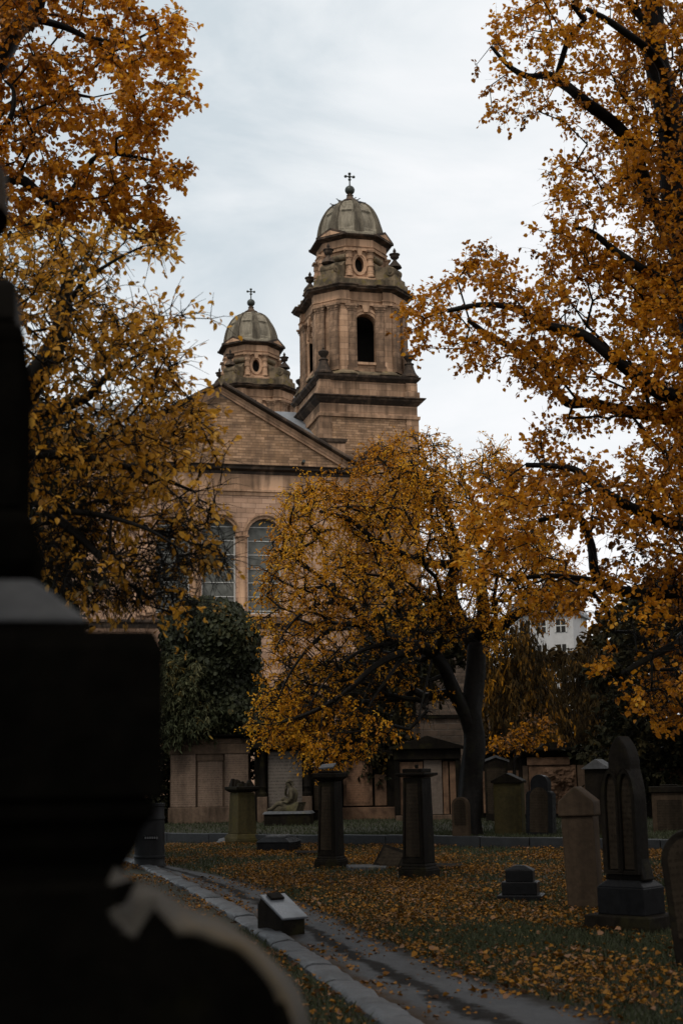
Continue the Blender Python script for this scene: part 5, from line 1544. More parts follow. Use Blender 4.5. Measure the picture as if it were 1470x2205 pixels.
def make_tree(name, label, cat, base, limbs, att, leafm, nl=24, spread=.3, lsize=(.05, .09), shape='ovate', twigs=4, tip_r=.005, droop=.35, bf=.35, arch=.06, seed=0, group=None, tmean=.5, tscale=.35, tb=None, bare=0.08, maxseg=.55, jit=.05, twig_r=.0028, cname='crown', flat=.5, toward=0.0, expo=2.3, barefn=None, sizefn=None):
    rng = np.random.default_rng(seed + 100)
    root = thing(name, label, cat, tuple(base), 0, group)
    bs = np.array(base)
    limbs = [(bez(p, 5), r) for p, r in limbs]
    # trunk and limbs: continuous tapered tubes
    S = MB()
    for pts, (ra, rb) in limbs:
        n = len(pts)
        rad = [ra + (rb - ra) * (i / (n - 1)) ** .8 for i in range(n)]
        if pts is not limbs[0][0]: rad[0] *= .35; rad[1] *= .8
        if pts is limbs[0][0]: rad = [r * (1 + .55 * math.exp(-i * .9)) for i, r in enumerate(rad)]
        p2 = [Vector(p) + Vector((mnoise.noise(Vector(p) * .9), mnoise.noise(Vector(p) * .9 + Vector((9, 0, 0))), 0)) * min(.1, ra * .5) - Vector(base) for p in pts]
        S.tube(p2, rad, 12, .28)
    S.build('trunk', bark, root, True)
    att = np.asarray(att)
    pos, par, nlimb, tips = grow([([np.array(p) for p in pts], r) for pts, r in limbs], att, bf, arch, seed, jit, maxseg)
    rad = pipe(pos, par, tip_r, expo)
    lim = np.full(len(pos), 9.)
    i = 0
    for pts, (ra, rb) in limbs:
        n = len(pts)
        for j in range(n): lim[i + j] = (ra + (rb - ra) * (j / (n - 1)) ** .8) * .8
        i += n
    rad = np.minimum(rad, lim)
    idx = np.arange(nlimb, len(pos)); pa = par[idx]
    ra = np.minimum(rad[pa], rad[idx] * 1.6)
    Vb, Fb = tubes(pos[pa] - bs, pos[idx] - bs, ra, rad[idx], 5)
    # twigs at every tip
    T = pos[tips]; dirT = T - pos[par[tips]]; dirT /= np.linalg.norm(dirT, axis=1)[:, None] + 1e-9
    nt_ = len(tips)
    tw0 = np.repeat(T, twigs, 0); td = np.repeat(dirT, twigs, 0) * .7 + rng.normal(0, .75, (nt_ * twigs, 3)); td[:, 2] -= droop * .5
    td /= np.linalg.norm(td, axis=1)[:, None]
    big_ = np.ones(nt_) if sizefn is None else sizefn(T)
    tl = spread * rng.uniform(.5, 1.5, nt_ * twigs) * np.repeat(big_, twigs)
    tw1 = tw0 + td * (tl * .55)[:, None]; td2 = td.copy(); td2[:, 2] -= droop; td2 /= np.linalg.norm(td2, axis=1)[:, None]
    tw2 = tw1 + td2 * (tl * .5)[:, None]
    Vt, Ft = tubes(tw0 - bs, tw1 - bs, np.full(len(tw0), twig_r * 1.5), np.full(len(tw0), twig_r), 3)
    Vt2, Ft2 = tubes(tw1 - bs, tw2 - bs, np.full(len(tw0), twig_r), np.full(len(tw0), twig_r * .5), 3)
    Fq = [Fb, Ft + len(Vb), Ft2 + len(Vb) + len(Vt)]
    fastmesh('branches', np.concatenate([Vb, Vt, Vt2]), np.concatenate(Fq), bark, root)
    # leaves along the twigs
    has = rng.random(nt_) > (bare if barefn is None else barefn(T))
    has = np.repeat(has, twigs)
    per = max(1, nl // twigs)
    A, B, C_ = (np.repeat(x[has], per, 0) for x in (tw0, tw1, tw2))
    n = len(A)
    t = rng.random(n)[:, None] ** .8
    pt = np.where(t < .5, A + (B - A) * t * 2, B + (C_ - B) * (t - .5) * 2)
    dd = np.repeat(td2[has], per, 0) * .5 + rng.normal(0, .6, (n, 3)); dd[:, 2] -= droop * .7
    if toward: dd[:, 1] -= toward
    pt = pt + rng.normal(0, .012, (n, 3))
    size = rng.uniform(lsize[0], lsize[1], n) * np.clip(rng.normal(1, .15, n), .6, 1.4) * np.repeat(np.repeat(big_, twigs)[has], per)
    Vl, Fl = leaves(pt - bs, dd, size, shape, rng, flat)
    cl = np.repeat(rng.normal(0, .12, nt_), twigs)[has]
    cl = np.repeat(cl, per)
    big = vnoise(T, .55, seed * 3.1 + 40); big = np.repeat(np.repeat(big, twigs)[has], per)
    tint = tmean + cl + big * tscale + rng.normal(0, .13, n)
    if tb is not None: tint = tint + tb(pt)
    fastmesh(cname, Vl, Fl, leafm, root, np.repeat(np.clip(tint, 0, 1), 6))
    return root

def shade_canopy(c, r, n, seed):
    """unseen foliage added over the graves to shade them, higher than the picture reaches"""
    rng = np.random.default_rng(seed); q = rng.normal(0, 1, (n * 4, 3)); q /= np.linalg.norm(q, axis=1)[:, None]
    q = np.array(c) + q * (rng.random(len(q)) ** .4)[:, None] * np.array(r)
    el = np.arctan2(q[:, 2] - 1.6, np.hypot(q[:, 0], q[:, 1]))
    return q[(q[:, 2] > 7) & ((el > R(33)) | (q[:, 1] < -1.5))][:n]
def bigtop(T):
    el = np.arctan2(T[:, 2] - 1.6, np.hypot(T[:, 0], T[:, 1]))
    return np.where((el > R(32.5)) | (T[:, 1] < -1), 2.8, 1.0)
AUT = leafmat('golden_autumn_leaves', [(0, (0.055, 0.026, 0.008)), (.2, (0.20, 0.08, 0.010)), (.45, (0.48, 0.19, 0.009)), (.75, (0.68, 0.315, 0.014)), (1, (0.76, 0.43, 0.035))], .52)
AUT2 = leafmat('lime_autumn_leaves', [(0, (0.055, 0.027, 0.009)), (.2, (0.20, 0.082, 0.013)), (.45, (0.48, 0.185, 0.012)), (.75, (0.68, 0.30, 0.017)), (1, (0.75, 0.41, 0.045))], .52)
AUT3 = leafmat('broad_autumn_leaves', [(0, (0.035, 0.032, 0.014)), (.2, (0.075, 0.058, 0.018)), (.45, (0.38, 0.18, 0.02)), (.7, (0.60, 0.30, 0.03)), (1, (0.74, 0.43, 0.08))], .52, .4)
IVY = leafmat('ivy_leaves', [(0, (0.010, 0.011, 0.006)), (.5, (0.024, 0.027, 0.013)), (.85, (0.045, 0.044, 0.02)), (1, (0.16, 0.08, 0.012))], .08, .55, .08)
BAM = leafmat('grey_green_shrub_leaves', [(0, (0.022, 0.026, 0.014)), (.5, (0.055, 0.06, 0.03)), (.8, (0.095, 0.09, 0.045)), (1, (0.16, 0.10, 0.02))], .2, .6, .05)
DRK = leafmat('dark_evergreen_leaves', [(0, (0.008, 0.009, 0.005)), (.5, (0.02, 0.018, 0.009)), (.85, (0.040, 0.029, 0.010)), (1, (0.14, 0.07, 0.01))], .15, .6, .03)
WIL = leafmat('faded_willow_leaves', [(0, (0.014, 0.010, 0.005)), (.5, (0.040, 0.025, 0.009)), (.8, (0.095, 0.048, 0.010)), (1, (0.30, 0.13, 0.010))], .25, .6, .03)

# -- weeping golden tree in the middle
tb0 = G(1012, 1821)
YT = tb0.y
def pt(px, py, dy=0.0, Y=None): return P(px, py, (YT if Y is None else Y) + dy)
limbs = [
    ([(tb0.x, tb0.y, -.15), pt(1014, 1740), pt(1018, 1640), pt(1018, 1540), pt(1022, 1450), pt(1030, 1385)], (.29, .2)),
    ([pt(1020, 1610, 0), pt(1008, 1545, -.05), pt(988, 1500, -.15), pt(955, 1440, -.4), pt(915, 1400, -.6), pt(865, 1385, -.7), pt(800, 1352, -.7), pt(755, 1300, -.5), pt(715, 1260, -.3)], (.22, .06)),
    ([pt(905, 1398, -.6), pt(850, 1412, -1.2), pt(800, 1440, -1.6), pt(745, 1490, -1.9), pt(680, 1530, -2.1), pt(610, 1555, -2.2)], (.10, .03)),
    ([pt(1030, 1390), pt(1005, 1355, .2), pt(980, 1310, .3), pt(972, 1262, .4), pt(985, 1210, .4), pt(975, 1150, .3), pt(950, 1090, .2), pt(905, 1040, .1), pt(880, 990)], (.19, .06)),
    ([pt(985, 1215, .4), pt(930, 1215, .1), pt(870, 1195, -.3), pt(810, 1165, -.6), pt(755, 1120, -.7), pt(690, 1100, -.7)], (.11, .035)),
    ([pt(980, 1225, .4), pt(1010, 1160, .8), pt(1020, 1090, 1.0), pt(985, 1020, 1.2)], (.10, .04)),
    ([pt(1030, 1380), pt(1040, 1310, -.2), pt(1035, 1240, -.3), pt(1060, 1170, -.3), pt(1090, 1090, 0)], (.17, .05)),
    ([pt(1036, 1375), pt(1075, 1350, .2), pt(1120, 1318, .4), pt(1170, 1300, .5), pt(1215, 1265, .8), pt(1260, 1240, 1.0)], (.17, .05)),
    ([pt(800, 1352, -.7), pt(740, 1345, -1.2), pt(680, 1380, -1.7), pt(630, 1440, -2.0), pt(598, 1510, -2.1)], (.07, .015)),
    ([pt(850, 1385, -.7), pt(780, 1400, -1.3), pt(715, 1450, -1.8), pt(665, 1520, -2.1)], (.06, .014)),
    ([pt(760, 1305, -.5), pt(690, 1300, -1.0), pt(630, 1340, -1.4), pt(590, 1400, -1.6)], (.055, .014)),
    ([pt(880, 1392, -.6), pt(850, 1440, -1.3), pt(800, 1510, -1.8), pt(770, 1580, -2.0)], (.05, .012)),
    ([pt(930, 1410, -.5), pt(915, 1480, -1.2), pt(900, 1560, -1.6)], (.04, .01)),
    ([pt(978, 1300, .35), pt(920, 1290, 1.0), pt(850, 1280, 1.6), pt(780, 1290, 2.2)], (.09, .03)),
]
pA = [(556, 1500), (560, 1400), (562, 1300), (576, 1180), (590, 1105), (640, 1045), (700, 1030), (745, 1035), (775, 990), (820, 950), (868, 935), (905, 918), (940, 950), (985, 968), (1010, 1000), (1060, 960), (1110, 1010), (1180, 1090), (1230, 1190), (1250, 1300), (1180, 1330), (1100, 1310), (1060, 1420), (980, 1380), (900, 1430), (820, 1480), (760, 1500), (690, 1560), (650, 1590), (600, 1560)]
pB = [(540, 1560), (560, 1480), (640, 1480), (740, 1470), (860, 1440), (930, 1450), (960, 1500), (900, 1560), (830, 1600), (760, 1625), (690, 1655), (640, 1620), (570, 1590)]
att = np.concatenate([crown(pA, YT, 3.6, 2200, 2.2, -.04, .9, 1), crown(pB, YT - 1.2, 2.2, 330, 1.5, -.05, .9, 2)])
def barec(T):
    px = 735 + (T[:, 0] / T[:, 1]) * F * .985; py = 1660 - (T[:, 2] - 1.6) / T[:, 1] * F * .97
    core = np.exp(-((px - 800) / 230) ** 2 - ((py - 1455) / 150) ** 2)
    return np.clip(.10 + .78 * core, 0, .9)
make_tree('golden_tree', 'broad golden weeping tree with a forked black trunk, standing among the headstones', 'tree', tb0, limbs, att, AUT, nl=40, spread=.34, lsize=(.038, .072), shape='ovate', twigs=4, twig_r=.0055, tip_r=.010, droop=.45, bf=.28, arch=.10, seed=1, tmean=.68, barefn=barec, tscale=.35, jit=.09)

# -- big lime on the right, trunk outside the frame
YR = 19
def pr(px, py, dy=0.0): return P(px, py, YR + dy)
g = G(1560, 1915)
limbs = [
    ([(pr(1590, 1700).x, YR, -.1), pr(1585, 1500), pr(1560, 1200), pr(1520, 900), pr(1490, 600), pr(1440, 300), pr(1400, 0), pr(1380, -350)], (.42, .12)),
    ([pr(1530, 960), pr(1480, 915), pr(1400, 893), pr(1340, 885), pr(1270, 868), pr(1222, 868), pr(1190, 830), pr(1160, 790), pr(1100, 745), pr(1060, 725), pr(1010, 690)], (.12, .03)),
    ([pr(1525, 850), pr(1440, 850, -.5), pr(1380, 815, -.8), pr(1320, 770, -1), pr(1260, 720, -1), pr(1180, 700, -1), pr(1110, 665, -1), pr(1040, 655, -1), pr(960, 670, -1)], (.12, .03)),
    ([pr(1500, 600), pr(1420, 470, .5), pr(1380, 360, .5), pr(1330, 280, .4), pr(1260, 225, 0), pr(1215, 180, 0), pr(1185, 160, 0), pr(1145, 163, 0), pr(1100, 140, 0), pr(1060, 100, 0)], (.13, .025)),
    ([pr(1500, 640), pr(1400, 590, -1), pr(1330, 545, -1), pr(1275, 500, -1), pr(1240, 490, -1)], (.08, .025)),
    ([pr(1450, 330), pr(1400, 80), pr(1350, 0), pr(1300, -60)], (.1, .04)),
    ([pr(1560, 1150), pr(1480, 1130, -1), pr(1400, 1110, -1.4), pr(1300, 1060, -1.6), pr(1230, 1010, -1.6), pr(1130, 1000, -1.6)], (.11, .03)),
    ([pr(1570, 1260), pr(1480, 1270, .2), pr(1380, 1280, .2), pr(1290, 1250, 0), pr(1270, 1170, 0), pr(1240, 1110, 0), pr(1160, 1120, 0)], (.12, .03)),
    ([pr(1570, 1330), pr(1490, 1370, -1), pr(1410, 1410, -1.4), pr(1340, 1450, -1.6)], (.08, .03)),
    ([pr(1290, 1250), pr(1180, 1240), pr(1090, 1250)], (.05, .02)),
    ([pr(1430, 300), pr(1430, 150, -1.5), pr(1330, 60, -2), pr(1260, 20, -2)], (.08, .03)),
]
out_r = [(1900, -300), (1900, 1700)]
p1_ = [(1190, -120), (1150, 0), (1110, 20), (1060, 45), (1045, 90), (1005, 110), (1000, 175), (1050, 200), (1068, 270), (1108, 315), (1180, 262), (1222, 285), (1240, 330), (1190, 345), (1175, 400), (1190, 425), (1160, 480), (1130, 490), (1130, 520), (1160, 560), (1240, 590), (1300, 610), (1330, 700), (1600, 750), (1750, 500), (1750, -200)]
p2_ = [(1140, 470), (1125, 495), (1160, 545), (1140, 590), (1040, 525), (975, 570), (985, 600), (900, 620), (868, 655), (880, 690), (872, 730), (895, 755), (950, 745), (980, 770), (1020, 800), (1100, 780), (1140, 830), (1190, 860), (1260, 870), (1350, 900), (1600, 900), (1650, 600), (1400, 560)]
p3_ = [(1245, 890), (1130, 935), (1120, 985), (1030, 1010), (1010, 1060), (985, 1130), (1000, 1180), (990, 1240), (1010, 1265), (1080, 1240), (1150, 1310), (1250, 1320), (1300, 1350), (1280, 1420), (1300, 1480), (1360, 1520), (1420, 1560), (1600, 1560), (1700, 1200), (1600, 880), (1380, 900)]
att = np.concatenate([crown(p1_, YR, 2.4, 900, 1.2, -.05, 1.1, 11), crown(p2_, YR - .5, 1.8, 740, .9, .0, 1.2, 12), crown(p3_, YR - .6, 2.0, 860, 1.1, -.02, 1.1, 13),
    crown([(1330, -100), (1330, 300), (1380, 700), (1360, 1000), (1400, 1300), (1400, 1560), (1750, 1600), (1750, -100)], YR + .8, 3.4, 2000, 1.2, .0, .8, 14), shade_canopy((4.5, 8, 16), (7.5, 11, 4.5), 1000, 15)])  # last set: unseen foliage added above the view to shade tree and graves
def barer(T):
    px = 735 + (T[:, 0] / T[:, 1]) * F * .985; py = 1660 - (T[:, 2] - 1.6) / T[:, 1] * F * .97
    return np.where((py > 1340) & (px > 1230) & (px < 1500), .66, np.where((py > 1180) & (px > 1300) & (px < 1500), .35, .1))
make_tree('lime_tree', 'large golden-brown lime tree reaching in from the right edge, its trunk out of view', 'tree', (pr(1590, 1700).x, YR, 0), limbs, att, AUT2, nl=25, spread=.21, lsize=(.042, .074), shape='lime', twigs=5, tip_r=.005, sizefn=bigtop, droop=.3, bf=.22, arch=.03, seed=2, tmean=.60, tscale=.34, barefn=barer, jit=.07, maxseg=.4, twig_r=.0022, tb=lambda p: -np.clip((p[:, 0] / p[:, 1] - .2) * 2.6, 0, .32))  # tb darkens leaf tint towards the right: shade put into the colour

# -- lime on the upper left
YL = 16
def pl_(px, py, dy=0.0): return P(px, py, YL + dy)
limbs = [
    ([(pl_(-330, 1700).x, YL, -.1), pl_(-330, 1500), pl_(-300, 1100), pl_(-240, 700), pl_(-150, 400), pl_(20, 90), pl_(75, 30), pl_(100, -120)], (.36, .08)),
    ([pl_(40, 70), pl_(75, 45), pl_(130, 55), pl_(185, 80), pl_(250, 120), pl_(285, 190), pl_(295, 235)], (.06, .012)),
    ([pl_(-220, 600), pl_(-60, 440), pl_(30, 385), pl_(80, 415), pl_(125, 445), pl_(160, 400), pl_(210, 335), pl_(280, 335), pl_(350, 350)], (.09, .012)),
    ([pl_(130, 445), pl_(190, 425), pl_(260, 475), pl_(320, 510)], (.035, .01)),
    ([pl_(-160, 420), pl_(-40, 320, -.8), pl_(20, 260, -1), pl_(30, 200, -1), pl_(10, 175, -1)], (.05, .015)),
    ([pl_(-190, 500), pl_(0, 250, .8), pl_(100, 200, 1.2), pl_(200, 210, 1.4)], (.07, .015)),
    ([pl_(185, 80), pl_(270, 90, -.4), pl_(340, 60, -.4)], (.03, .01)),
]
p4_ = [(-450, -200), (-450, 500), (-200, 620), (0, 520), (110, 480), (160, 460), (230, 465), (290, 500), (330, 520), (370, 490), (340, 440), (320, 430), (360, 400), (395, 405), (395, 375), (435, 362), (390, 345), (335, 335), (340, 265), (380, 235), (445, 215), (400, 190), (408, 110), (350, 95), (395, 50), (395, 18), (340, 40), (312, 10), (280, 0), (240, -120)]
h4_ = [(215, 185, 40, 38), (130, 300, 42, 34), (190, 345, 30, 20), (200, 490, 62, 24), (300, 485, 30, 12), (20, 215, 16, 40), (90, 330, 26, 14), (95, 90, 20, 20), (345, 155, 28, 16)]
att = np.concatenate([crown(p4_, YL, 1.7, 1900, .8, -.08, 1.3, 21, holes=h4_), shade_canopy((-6, -3, 14), (8, 8, 5), 450, 22)])  # second set: unseen foliage added above and behind the camera for shade
make_tree('lime_tree', 'brown-gold lime tree filling the upper left corner, its leaves dark against the sky', 'tree', (pl_(-330, 1700).x, YL, 0), limbs, att, AUT2, nl=25, spread=.16, lsize=(.045, .072), shape='lime', twigs=5, tip_r=.0045, sizefn=bigtop, droop=.45, bf=.22, arch=.02, seed=3, tmean=.52, tscale=.3, bare=.06, jit=.07, maxseg=.35, twig_r=.002)

# -- nearer broad-leaved tree on the lower left
YN = 11.5
def pn(px, py, dy=0.0): return P(px, py, YN + dy)
limbs = [
    ([(pn(-260, 1700).x, YN, -.1), pn(-250, 1500), pn(-180, 1200), pn(-80, 960), pn(30, 860), pn(70, 800), pn(105, 740), pn(130, 680), pn(150, 600)], (.24, .05)),
    ([pn(-60, 930), pn(60, 900, .3), pn(180, 860, .4), pn(215, 825, .4), pn(260, 790, .4), pn(330, 750, .4)], (.07, .012)),
    ([pn(-120, 1050), pn(40, 1060, -.4), pn(130, 1120, -.5), pn(200, 1180, -.5), pn(260, 1240, -.5), pn(330, 1290, -.5)], (.06, .01)),
    ([pn(-100, 1000), pn(60, 980, .0), pn(200, 990, 0), pn(320, 1020, 0), pn(420, 1060, 0)], (.06, .01)),
    ([pn(-150, 1120), pn(30, 1180, .5), pn(110, 1240, .6), pn(180, 1290, .6)], (.05, .012)),
    ([pn(120, 1100, -.5), pn(220, 1110, -.8), pn(320, 1140, -.9), pn(400, 1190, -.9)], (.03, .008)),
    ([pn(110, 730), pn(170, 620, -.3), pn(250, 560, -.4), pn(310, 530, -.4)], (.03, .008)),
]
p5_ = [(-350, 480), (-350, 1300), (0, 1180), (60, 1120), (150, 1140), (250, 1150), (350, 1130), (420, 1150), (470, 1120), (475, 1060), (500, 1010), (470, 950), (455, 890), (415, 860), (390, 830), (370, 790), (405, 775), (350, 735), (340, 700), (460, 690), (420, 655), (350, 625), (325, 600), (310, 560), (385, 548), (370, 520), (300, 495), (230, 480), (150, 500), (60, 470)]
p6_ = [(60, 1120), (150, 1130), (260, 1150), (360, 1140), (480, 1165), (490, 1220), (420, 1220), (350, 1260), (420, 1290), (400, 1340), (300, 1300), (220, 1300), (150, 1290), (60, 1200)]
att = np.concatenate([crown(p5_, YN, 1.4, 1250, .7, .02, 1.5, 31), crown(p6_, YN - .2, 1.0, 380, .5, -.2, 1.5, 32)])
make_tree('broad_leaved_tree', 'nearer yellow broad-leaved tree on the left with bare drooping lower twigs', 'tree', (pn(-260, 1700).x, YN, 0), limbs, att, AUT3, nl=16, spread=.24, lsize=(.038, .075), shape='ovate', twigs=4, tip_r=.0045, droop=.3, bf=.18, arch=.03, seed=4, tmean=.76, tscale=.3, bare=.14, jit=.08, maxseg=.3, twig_r=.003,
    barefn=lambda T: np.where(T[:, 2] < P(300, 1140, YN).z, .84, np.where(T[:, 2] < P(300, 1010, YN).z, .42, .1)), tb=lambda p: -np.clip(.16 - (p[:, 0] / p[:, 1] + .24) * 1.3, 0, .1))

# -- dark evergreens behind, left and right; willow strands
def bushy(name, label, Y, poly, thick, n, leafm, base_px, seed, nl=30, ls=(.07, .12), shape='ovate', droop=.4, tmean=.45, spread=.4, bf=.3, arch=.05, r0=.25, cat='tree', tip_r=.006, group=None, gz=TZ, gap=-.2, twigs=4, flat=.5):
    ys_ = [p[1] for p in poly]
    b0 = P(base_px, 1660, Y); top = min(ys_); bot = max(ys_)
    k = 5
    stem = [(b0.x, Y, gz - .1)] + [P(base_px + (sum(p[0] for p in poly) / len(poly) - base_px) * t, 1660 + (top + 60 - 1660) * t, Y) for t in np.linspace(.2, 1, k)]
    att = crown(poly, Y, thick, n, thick * .7, gap, .7, seed)
    return make_tree(name, label, cat, (b0.x, Y, gz), [(stem, (r0, .05))], att, leafm, nl=nl, spread=spread, lsize=ls, shape=shape, twigs=twigs, tip_r=tip_r, droop=droop, bf=bf, arch=arch, seed=seed, tmean=tmean, bare=.02, group=group, flat=flat)
bushy('evergreen_tree', 'dark green evergreen rising behind the near monument, at the left behind the yellow leaves', 24, [(-150, 1500), (-150, 900), (40, 850), (130, 870), (200, 920), (215, 1000), (180, 1080), (190, 1180), (140, 1260), (200, 1330), (190, 1500)], 2.2, 620, DRK, 20, 41, ls=(.08, .14), nl=36)
bushy('evergreen_tree', 'black-green yew filling the right edge behind the headstones', 39, [(1240, 1640), (1290, 1560), (1290, 1440), (1330, 1340), (1420, 1250), (1560, 1250), (1700, 1400), (1700, 1680), (1400, 1690)], 2.6, 700, DRK, 1500, 42, ls=(.12, .2), nl=36, spread=.5, tmean=.35)
bushy('evergreen_tree', 'dark shaggy evergreen behind the weeping tree and the pedimented tomb', 46, [(770, 1640), (745, 1560), (760, 1440), (800, 1330), (880, 1280), (960, 1310), (1000, 1400), (960, 1480), (900, 1560), (880, 1640)], 2.2, 420, DRK, 850, 43, ls=(.14, .22), nl=34, spread=.5, tmean=.45)
bushy('willow_tree', 'brown-green willow with long hanging strands, behind the tomb right of the trunk', 52, [(1045, 1620), (1040, 1480), (1050, 1380), (1085, 1330), (1130, 1330), (1165, 1380), (1180, 1480), (1200, 1560), (1200, 1625)], 2.2, 420, WIL, 1110, 44, ls=(.16, .28), nl=30, shape='narrow', droop=2.2, spread=.8, arch=.2, tmean=.55)
bushy('willow_tree', 'dark brown willow thicket right of the white house, behind the tallest headstone', 56, [(1185, 1625), (1180, 1500), (1200, 1420), (1250, 1390), (1310, 1400), (1360, 1450), (1400, 1560), (1390, 1640)], 2.4, 420, WIL, 1290, 45, ls=(.16, .28), nl=30, shape='narrow', droop=2.2, spread=.8, arch=.2, tmean=.33)
bushy('autumn_sapling', 'small orange-leaved sapling leaning over the dark cornice right of the trunk', 39.2, [(1050, 1610), (1062, 1590), (1110, 1575), (1130, 1530), (1160, 1525), (1180, 1565), (1215, 1585), (1200, 1600), (1130, 1612)], 0.7, 75, AUT, 1100, 46, ls=(.08, .13), nl=10, r0=.05, tmean=.3, spread=.3, gap=-.3)

bushy('laurel_hedge', 'dark laurel hedge behind the seated statue and the red tablet tomb, under the weeping branches', 43.2, [(560, 1690), (545, 1590), (560, 1500), (640, 1440), (740, 1420), (830, 1470), (870, 1560), (860, 1690)], 1.0, 420, DRK, 700, 61, ls=(.10, .17), nl=36, spread=.4, r0=.08, tmean=.38, cat='hedge', gap=-.6)
bushy('laurel_hedge', 'dark laurel bush left of the triple tomb, mostly hidden by the near monument', 42.5, [(180, 1790), (190, 1640), (230, 1560), (330, 1540), (372, 1600), (368, 1790)], .9, 300, DRK, 290, 62, ls=(.10, .17), nl=36, spread=.4, r0=.08, tmean=.3, cat='hedge', gap=-.6)
def woodland():
    rng = np.random.default_rng(63); Y = 92
    poly = [(930, 1700), (940, 1560), (1030, 1480), (1100, 1420), (1150, 1400), (1230, 1400), (1290, 1330), (1400, 1240), (1600, 1200), (1750, 1300), (1750, 1700)]
    q = crown(poly, Y, 6, 16000, 5, -.35, .35, 63)
    D = rng.normal(0, 1, q.shape); D[:, 2] -= .6
    V, Fc = leaves(q, D, rng.uniform(.35, .8, len(q)), 'ovate', rng)
    tag(fastmesh('woodland', V, Fc, WIL, None, np.repeat(np.clip(.3 + vnoise(q, .3, 2.) * .4 + rng.normal(0, .15, len(q)), 0, 1), 6)), kind='stuff')
woodland()
# -- ivy mound and grey-green shrub above the triple tomb
def ivy_mound():
    rng = np.random.default_rng(51)
    Y = 43.5
    poly = [(352, 1600), (350, 1330), (395, 1296), (450, 1284), (505, 1298), (545, 1330), (558, 1370), (556, 1440), (575, 1490), (590, 1570), (570, 1610)]
    cpx = 455
    root = thing('ivy_mound', 'rounded dark ivy-smothered mound above the triple tomb', 'ivy', (P(cpx, 1660, Y).x, Y, TZ))
    bs = np.array([P(cpx, 1660, Y).x, Y, TZ])
    n = 15000
    px = rng.uniform(345, 595, n * 2); py = rng.uniform(1280, 1620, n * 2)
    ok = inpoly(px, py, poly); px, py = px[ok], py[ok]
    d = edged(px, py, poly) * Y / F
    dep = 2.2 * np.sqrt(1 - (1 - np.clip(d / 1.3, 0, 1)) ** 2)
    front = np.where(rng.random(len(px)) < .72, -1, 1)
    q = Pn(px, py, Y + front * dep)
    dn = vnoise(q, 1.0, 5.)
    q[:, 1] -= dn * .5; q += rng.normal(0, .06, q.shape)
    D = np.stack([rng.normal(0, .5, len(q)), front * .5 + rng.normal(0, .3, len(q)), -1 + rng.normal(0, .3, len(q))], 1)
    V, Fc = leaves(q - bs, D, rng.uniform(.10, .20, len(q)), 'lime', rng, flat=.0, fold=.2)
    fastmesh('foliage', V, Fc, IVY, root, np.repeat(np.clip(.45 + dn * .5 + rng.normal(0, .17, len(q)), 0, 1), 6))
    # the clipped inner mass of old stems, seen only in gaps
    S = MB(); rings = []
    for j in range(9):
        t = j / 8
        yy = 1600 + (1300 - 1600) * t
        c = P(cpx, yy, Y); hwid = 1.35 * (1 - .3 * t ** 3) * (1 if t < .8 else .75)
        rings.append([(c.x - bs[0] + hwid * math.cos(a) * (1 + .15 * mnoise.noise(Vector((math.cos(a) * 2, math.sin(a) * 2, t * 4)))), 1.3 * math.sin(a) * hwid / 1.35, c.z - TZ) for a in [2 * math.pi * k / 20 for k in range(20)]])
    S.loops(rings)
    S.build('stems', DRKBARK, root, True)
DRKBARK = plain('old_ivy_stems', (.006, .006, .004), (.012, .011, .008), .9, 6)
ivy_mound()
bushy('grey_green_shrub', 'feathery grey-green shrub in front of the ivy mound, hanging over the triple tomb', 41.8, [(352, 1600), (345, 1430), (390, 1412), (430, 1412), (452, 1450), (450, 1500), (470, 1530), (472, 1570), (430, 1585), (400, 1600)], .9, 300, BAM, 400, 52, ls=(.12, .2), nl=40, shape='narrow', droop=.7, spread=.35, r0=.08, tmean=.5, cat='shrub', gap=-.3)

# ------------------------------------------------------------------ fallen leaves and grass
rng = np.random.default_rng(77)
KA = np.array([[p.x, p.y] for p in KD]); LA = np.array([[p.x, p.y] for p in LD])
def side(q, line):           # >0 when q lies to the right of the line (which runs towards the camera)
    d = ((q[:, None, :] - line[None]) ** 2).sum(2); i = np.clip(d.argmin(1), 1, len(line) - 2)
    t = line[i + 1] - line[i - 1]; v = q - line[i]
    return -(t[:, 0] * v[:, 1] - t[:, 1] * v[:, 0]) / (np.hypot(t[:, 0], t[:, 1]) + 1e-9)
def field(n, y0, y1, xw=.36):
    n = int(n * 1.33)
    y = np.sqrt(rng.uniform(y0 * y0, y1 * y1, n)); x = rng.uniform(-1, 1, n) * (xw * y + .6)
    return np.stack([x, y], 1)
KPX = np.array([[p.x, p.y] for p in kp])
def terr(q): return q[:, 1] > np.interp(q[:, 0], KPX[:, 0], KPX[:, 1]) + .1
LIT = leafmat('fallen_leaves', [(0, (0.035, 0.018, 0.009)), (.3, (0.07, 0.03, 0.007)), (.55, (0.15, 0.063, 0.006)), (.8, (0.19, 0.085, 0.010)), (1, (0.14, 0.075, 0.04))], .12, .55, .08)
q = field(240000, 7.5, 33)
t = terr(q)
sk_, sl_ = side(q, KA), side(q, LA)          # sign: path lies between
cs = np.sign(side(np.array([[3., 14.]]), LA))[0]
lawn_ = sl_ * cs > -.04; left_ = sk_ * cs < -.15
nz = np.array([mnoise.noise(Vector((x * .55, y * .4, 3.))) for x, y in q]) + .5 * np.array([mnoise.noise(Vector((x * 2.2, y * 1.6, 8.))) for x, y in q])
dens = np.where(lawn_, np.clip(.40 + nz * 1.5 + .25 * np.exp(-((q[:, 1] - 20) / 6) ** 2), .04, 1), np.where(left_, np.clip(.45 + nz, .05, 1), np.clip(.03 + nz * .05, .008, .08)))
edge = np.exp(-np.abs(sl_) / .3) * .5 + np.exp(-np.abs(sk_ * cs - .25) / .15) * .5
dens = np.clip(dens + edge * (nz > -.1), 0, 1)
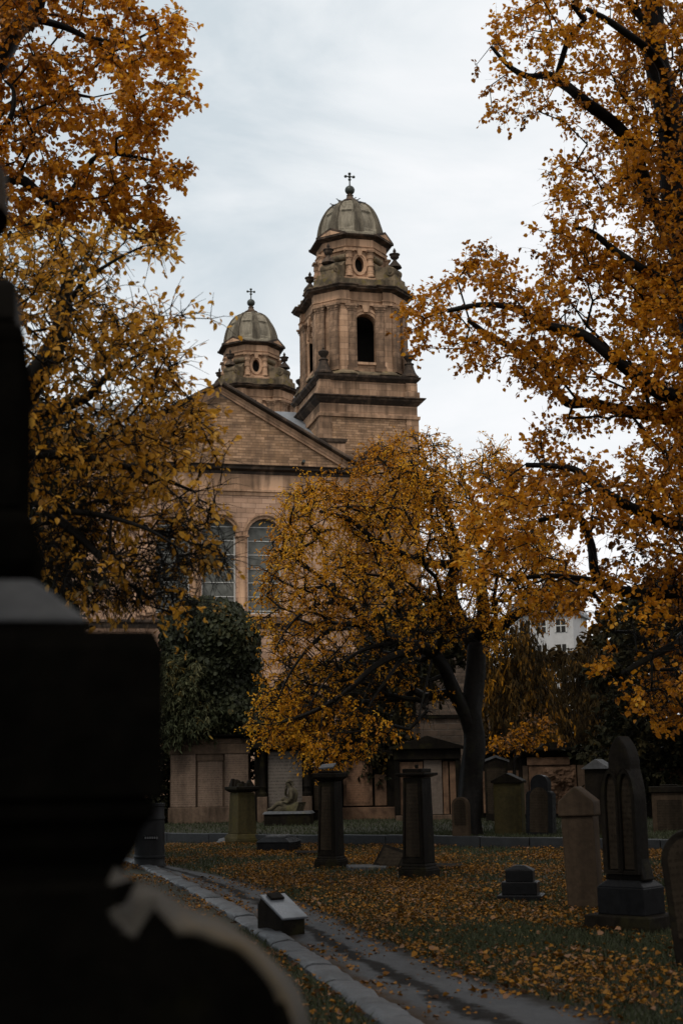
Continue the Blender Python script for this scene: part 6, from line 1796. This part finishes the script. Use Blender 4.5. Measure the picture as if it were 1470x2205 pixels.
keep = (rng.random(len(q)) < dens) & ~t & ((np.abs(sk_) > .13) | (rng.random(len(q)) < .06))
q, nzk, pathk = q[keep], nz[keep], (~lawn_ & ~left_)[keep]
n = len(q)
sz = rng.uniform(.024, .046, n); bigl = rng.random(n) < np.clip(.3 - (q[:, 1] - 9) * .016, .04, .3)
frag = rng.random(n) < .5; sz = np.where(frag, rng.uniform(.010, .024, n), sz); bigl &= ~frag
sz = np.where(bigl, rng.uniform(.045, .07, n), sz)
C = np.stack([q[:, 0], q[:, 1], np.where(pathk, .012, rng.uniform(.015, .07, n))], 1)
a = rng.uniform(0, 2 * math.pi, n)
D = np.stack([np.cos(a), np.sin(a), rng.normal(.05, .28, n)], 1)
V, Fc = leaves(C, D, sz, 'lime', rng, flat=1.0, fold=.5)
tn = np.where(bigl, np.clip(rng.normal(.7, .34, n), 0, 1), np.clip(rng.normal(.52, .2, n) + nzk * .1, 0, .9))
tn = np.where(frag, np.clip(rng.normal(.38, .2, n), 0, 1), tn)
tag(fastmesh('fallen_leaves', V, Fc, LIT, None, np.repeat(tn, 6)), kind='stuff')
GRS = leafmat('wet_grass_blades', [(0, (0.016, 0.019, 0.009)), (.5, (0.036, 0.041, 0.021)), (1, (0.062, 0.066, 0.04))], .25, .6, .06)
q = np.concatenate([field(130000, 7.5, 20), field(60000, 20, 33), field(16000, 33, 42)])
t = terr(q)
sk_, sl_ = side(q, KA), side(q, LA)
nz = np.array([mnoise.noise(Vector((x * .55, y * .4, 3.))) + .5 * mnoise.noise(Vector((x * 2.2, y * 1.6, 8.))) for x, y in q])
ok = t | (sl_ * cs > .02) | ((sk_ * cs < -.16) & (q[:, 1] < 15))
ok &= t | (rng.random(len(q)) < np.clip(.75 - nz * .9, .1, 1))
q, t = q[ok], t[ok]
n = len(q)
hgt = rng.uniform(.03, .085, n); wd = rng.uniform(.003, .006, n) * (1 + q[:, 1] / 25)
a = rng.uniform(0, 2 * math.pi, n); ln = rng.uniform(.1, .75, n) * hgt
z0 = np.where(t, TZ, 0.)
V = np.zeros((n, 4, 3))
cx, sx = np.cos(a), np.sin(a)
b2 = rng.uniform(0, 2 * math.pi, n)
V[:, 0] = np.stack([q[:, 0] - cx * wd, q[:, 1] - sx * wd, z0], 1); V[:, 1] = np.stack([q[:, 0] + cx * wd, q[:, 1] + sx * wd, z0], 1)
V[:, 2] = np.stack([q[:, 0] + cx * wd * .6 + np.cos(b2) * ln * .4, q[:, 1] + sx * wd * .6 + np.sin(b2) * ln * .4, z0 + hgt * .6], 1)
V[:, 3] = np.stack([q[:, 0] + np.cos(b2) * ln, q[:, 1] + np.sin(b2) * ln, z0 + hgt], 1)
Fc = (np.arange(n) * 4)[:, None] + np.array([[0, 1, 2, 3]])
tag(fastmesh('grass', V.reshape(-1, 3), Fc, GRS, None, np.repeat(np.clip(rng.normal(.45, .22, n), 0, 1), 4)), kind='stuff')
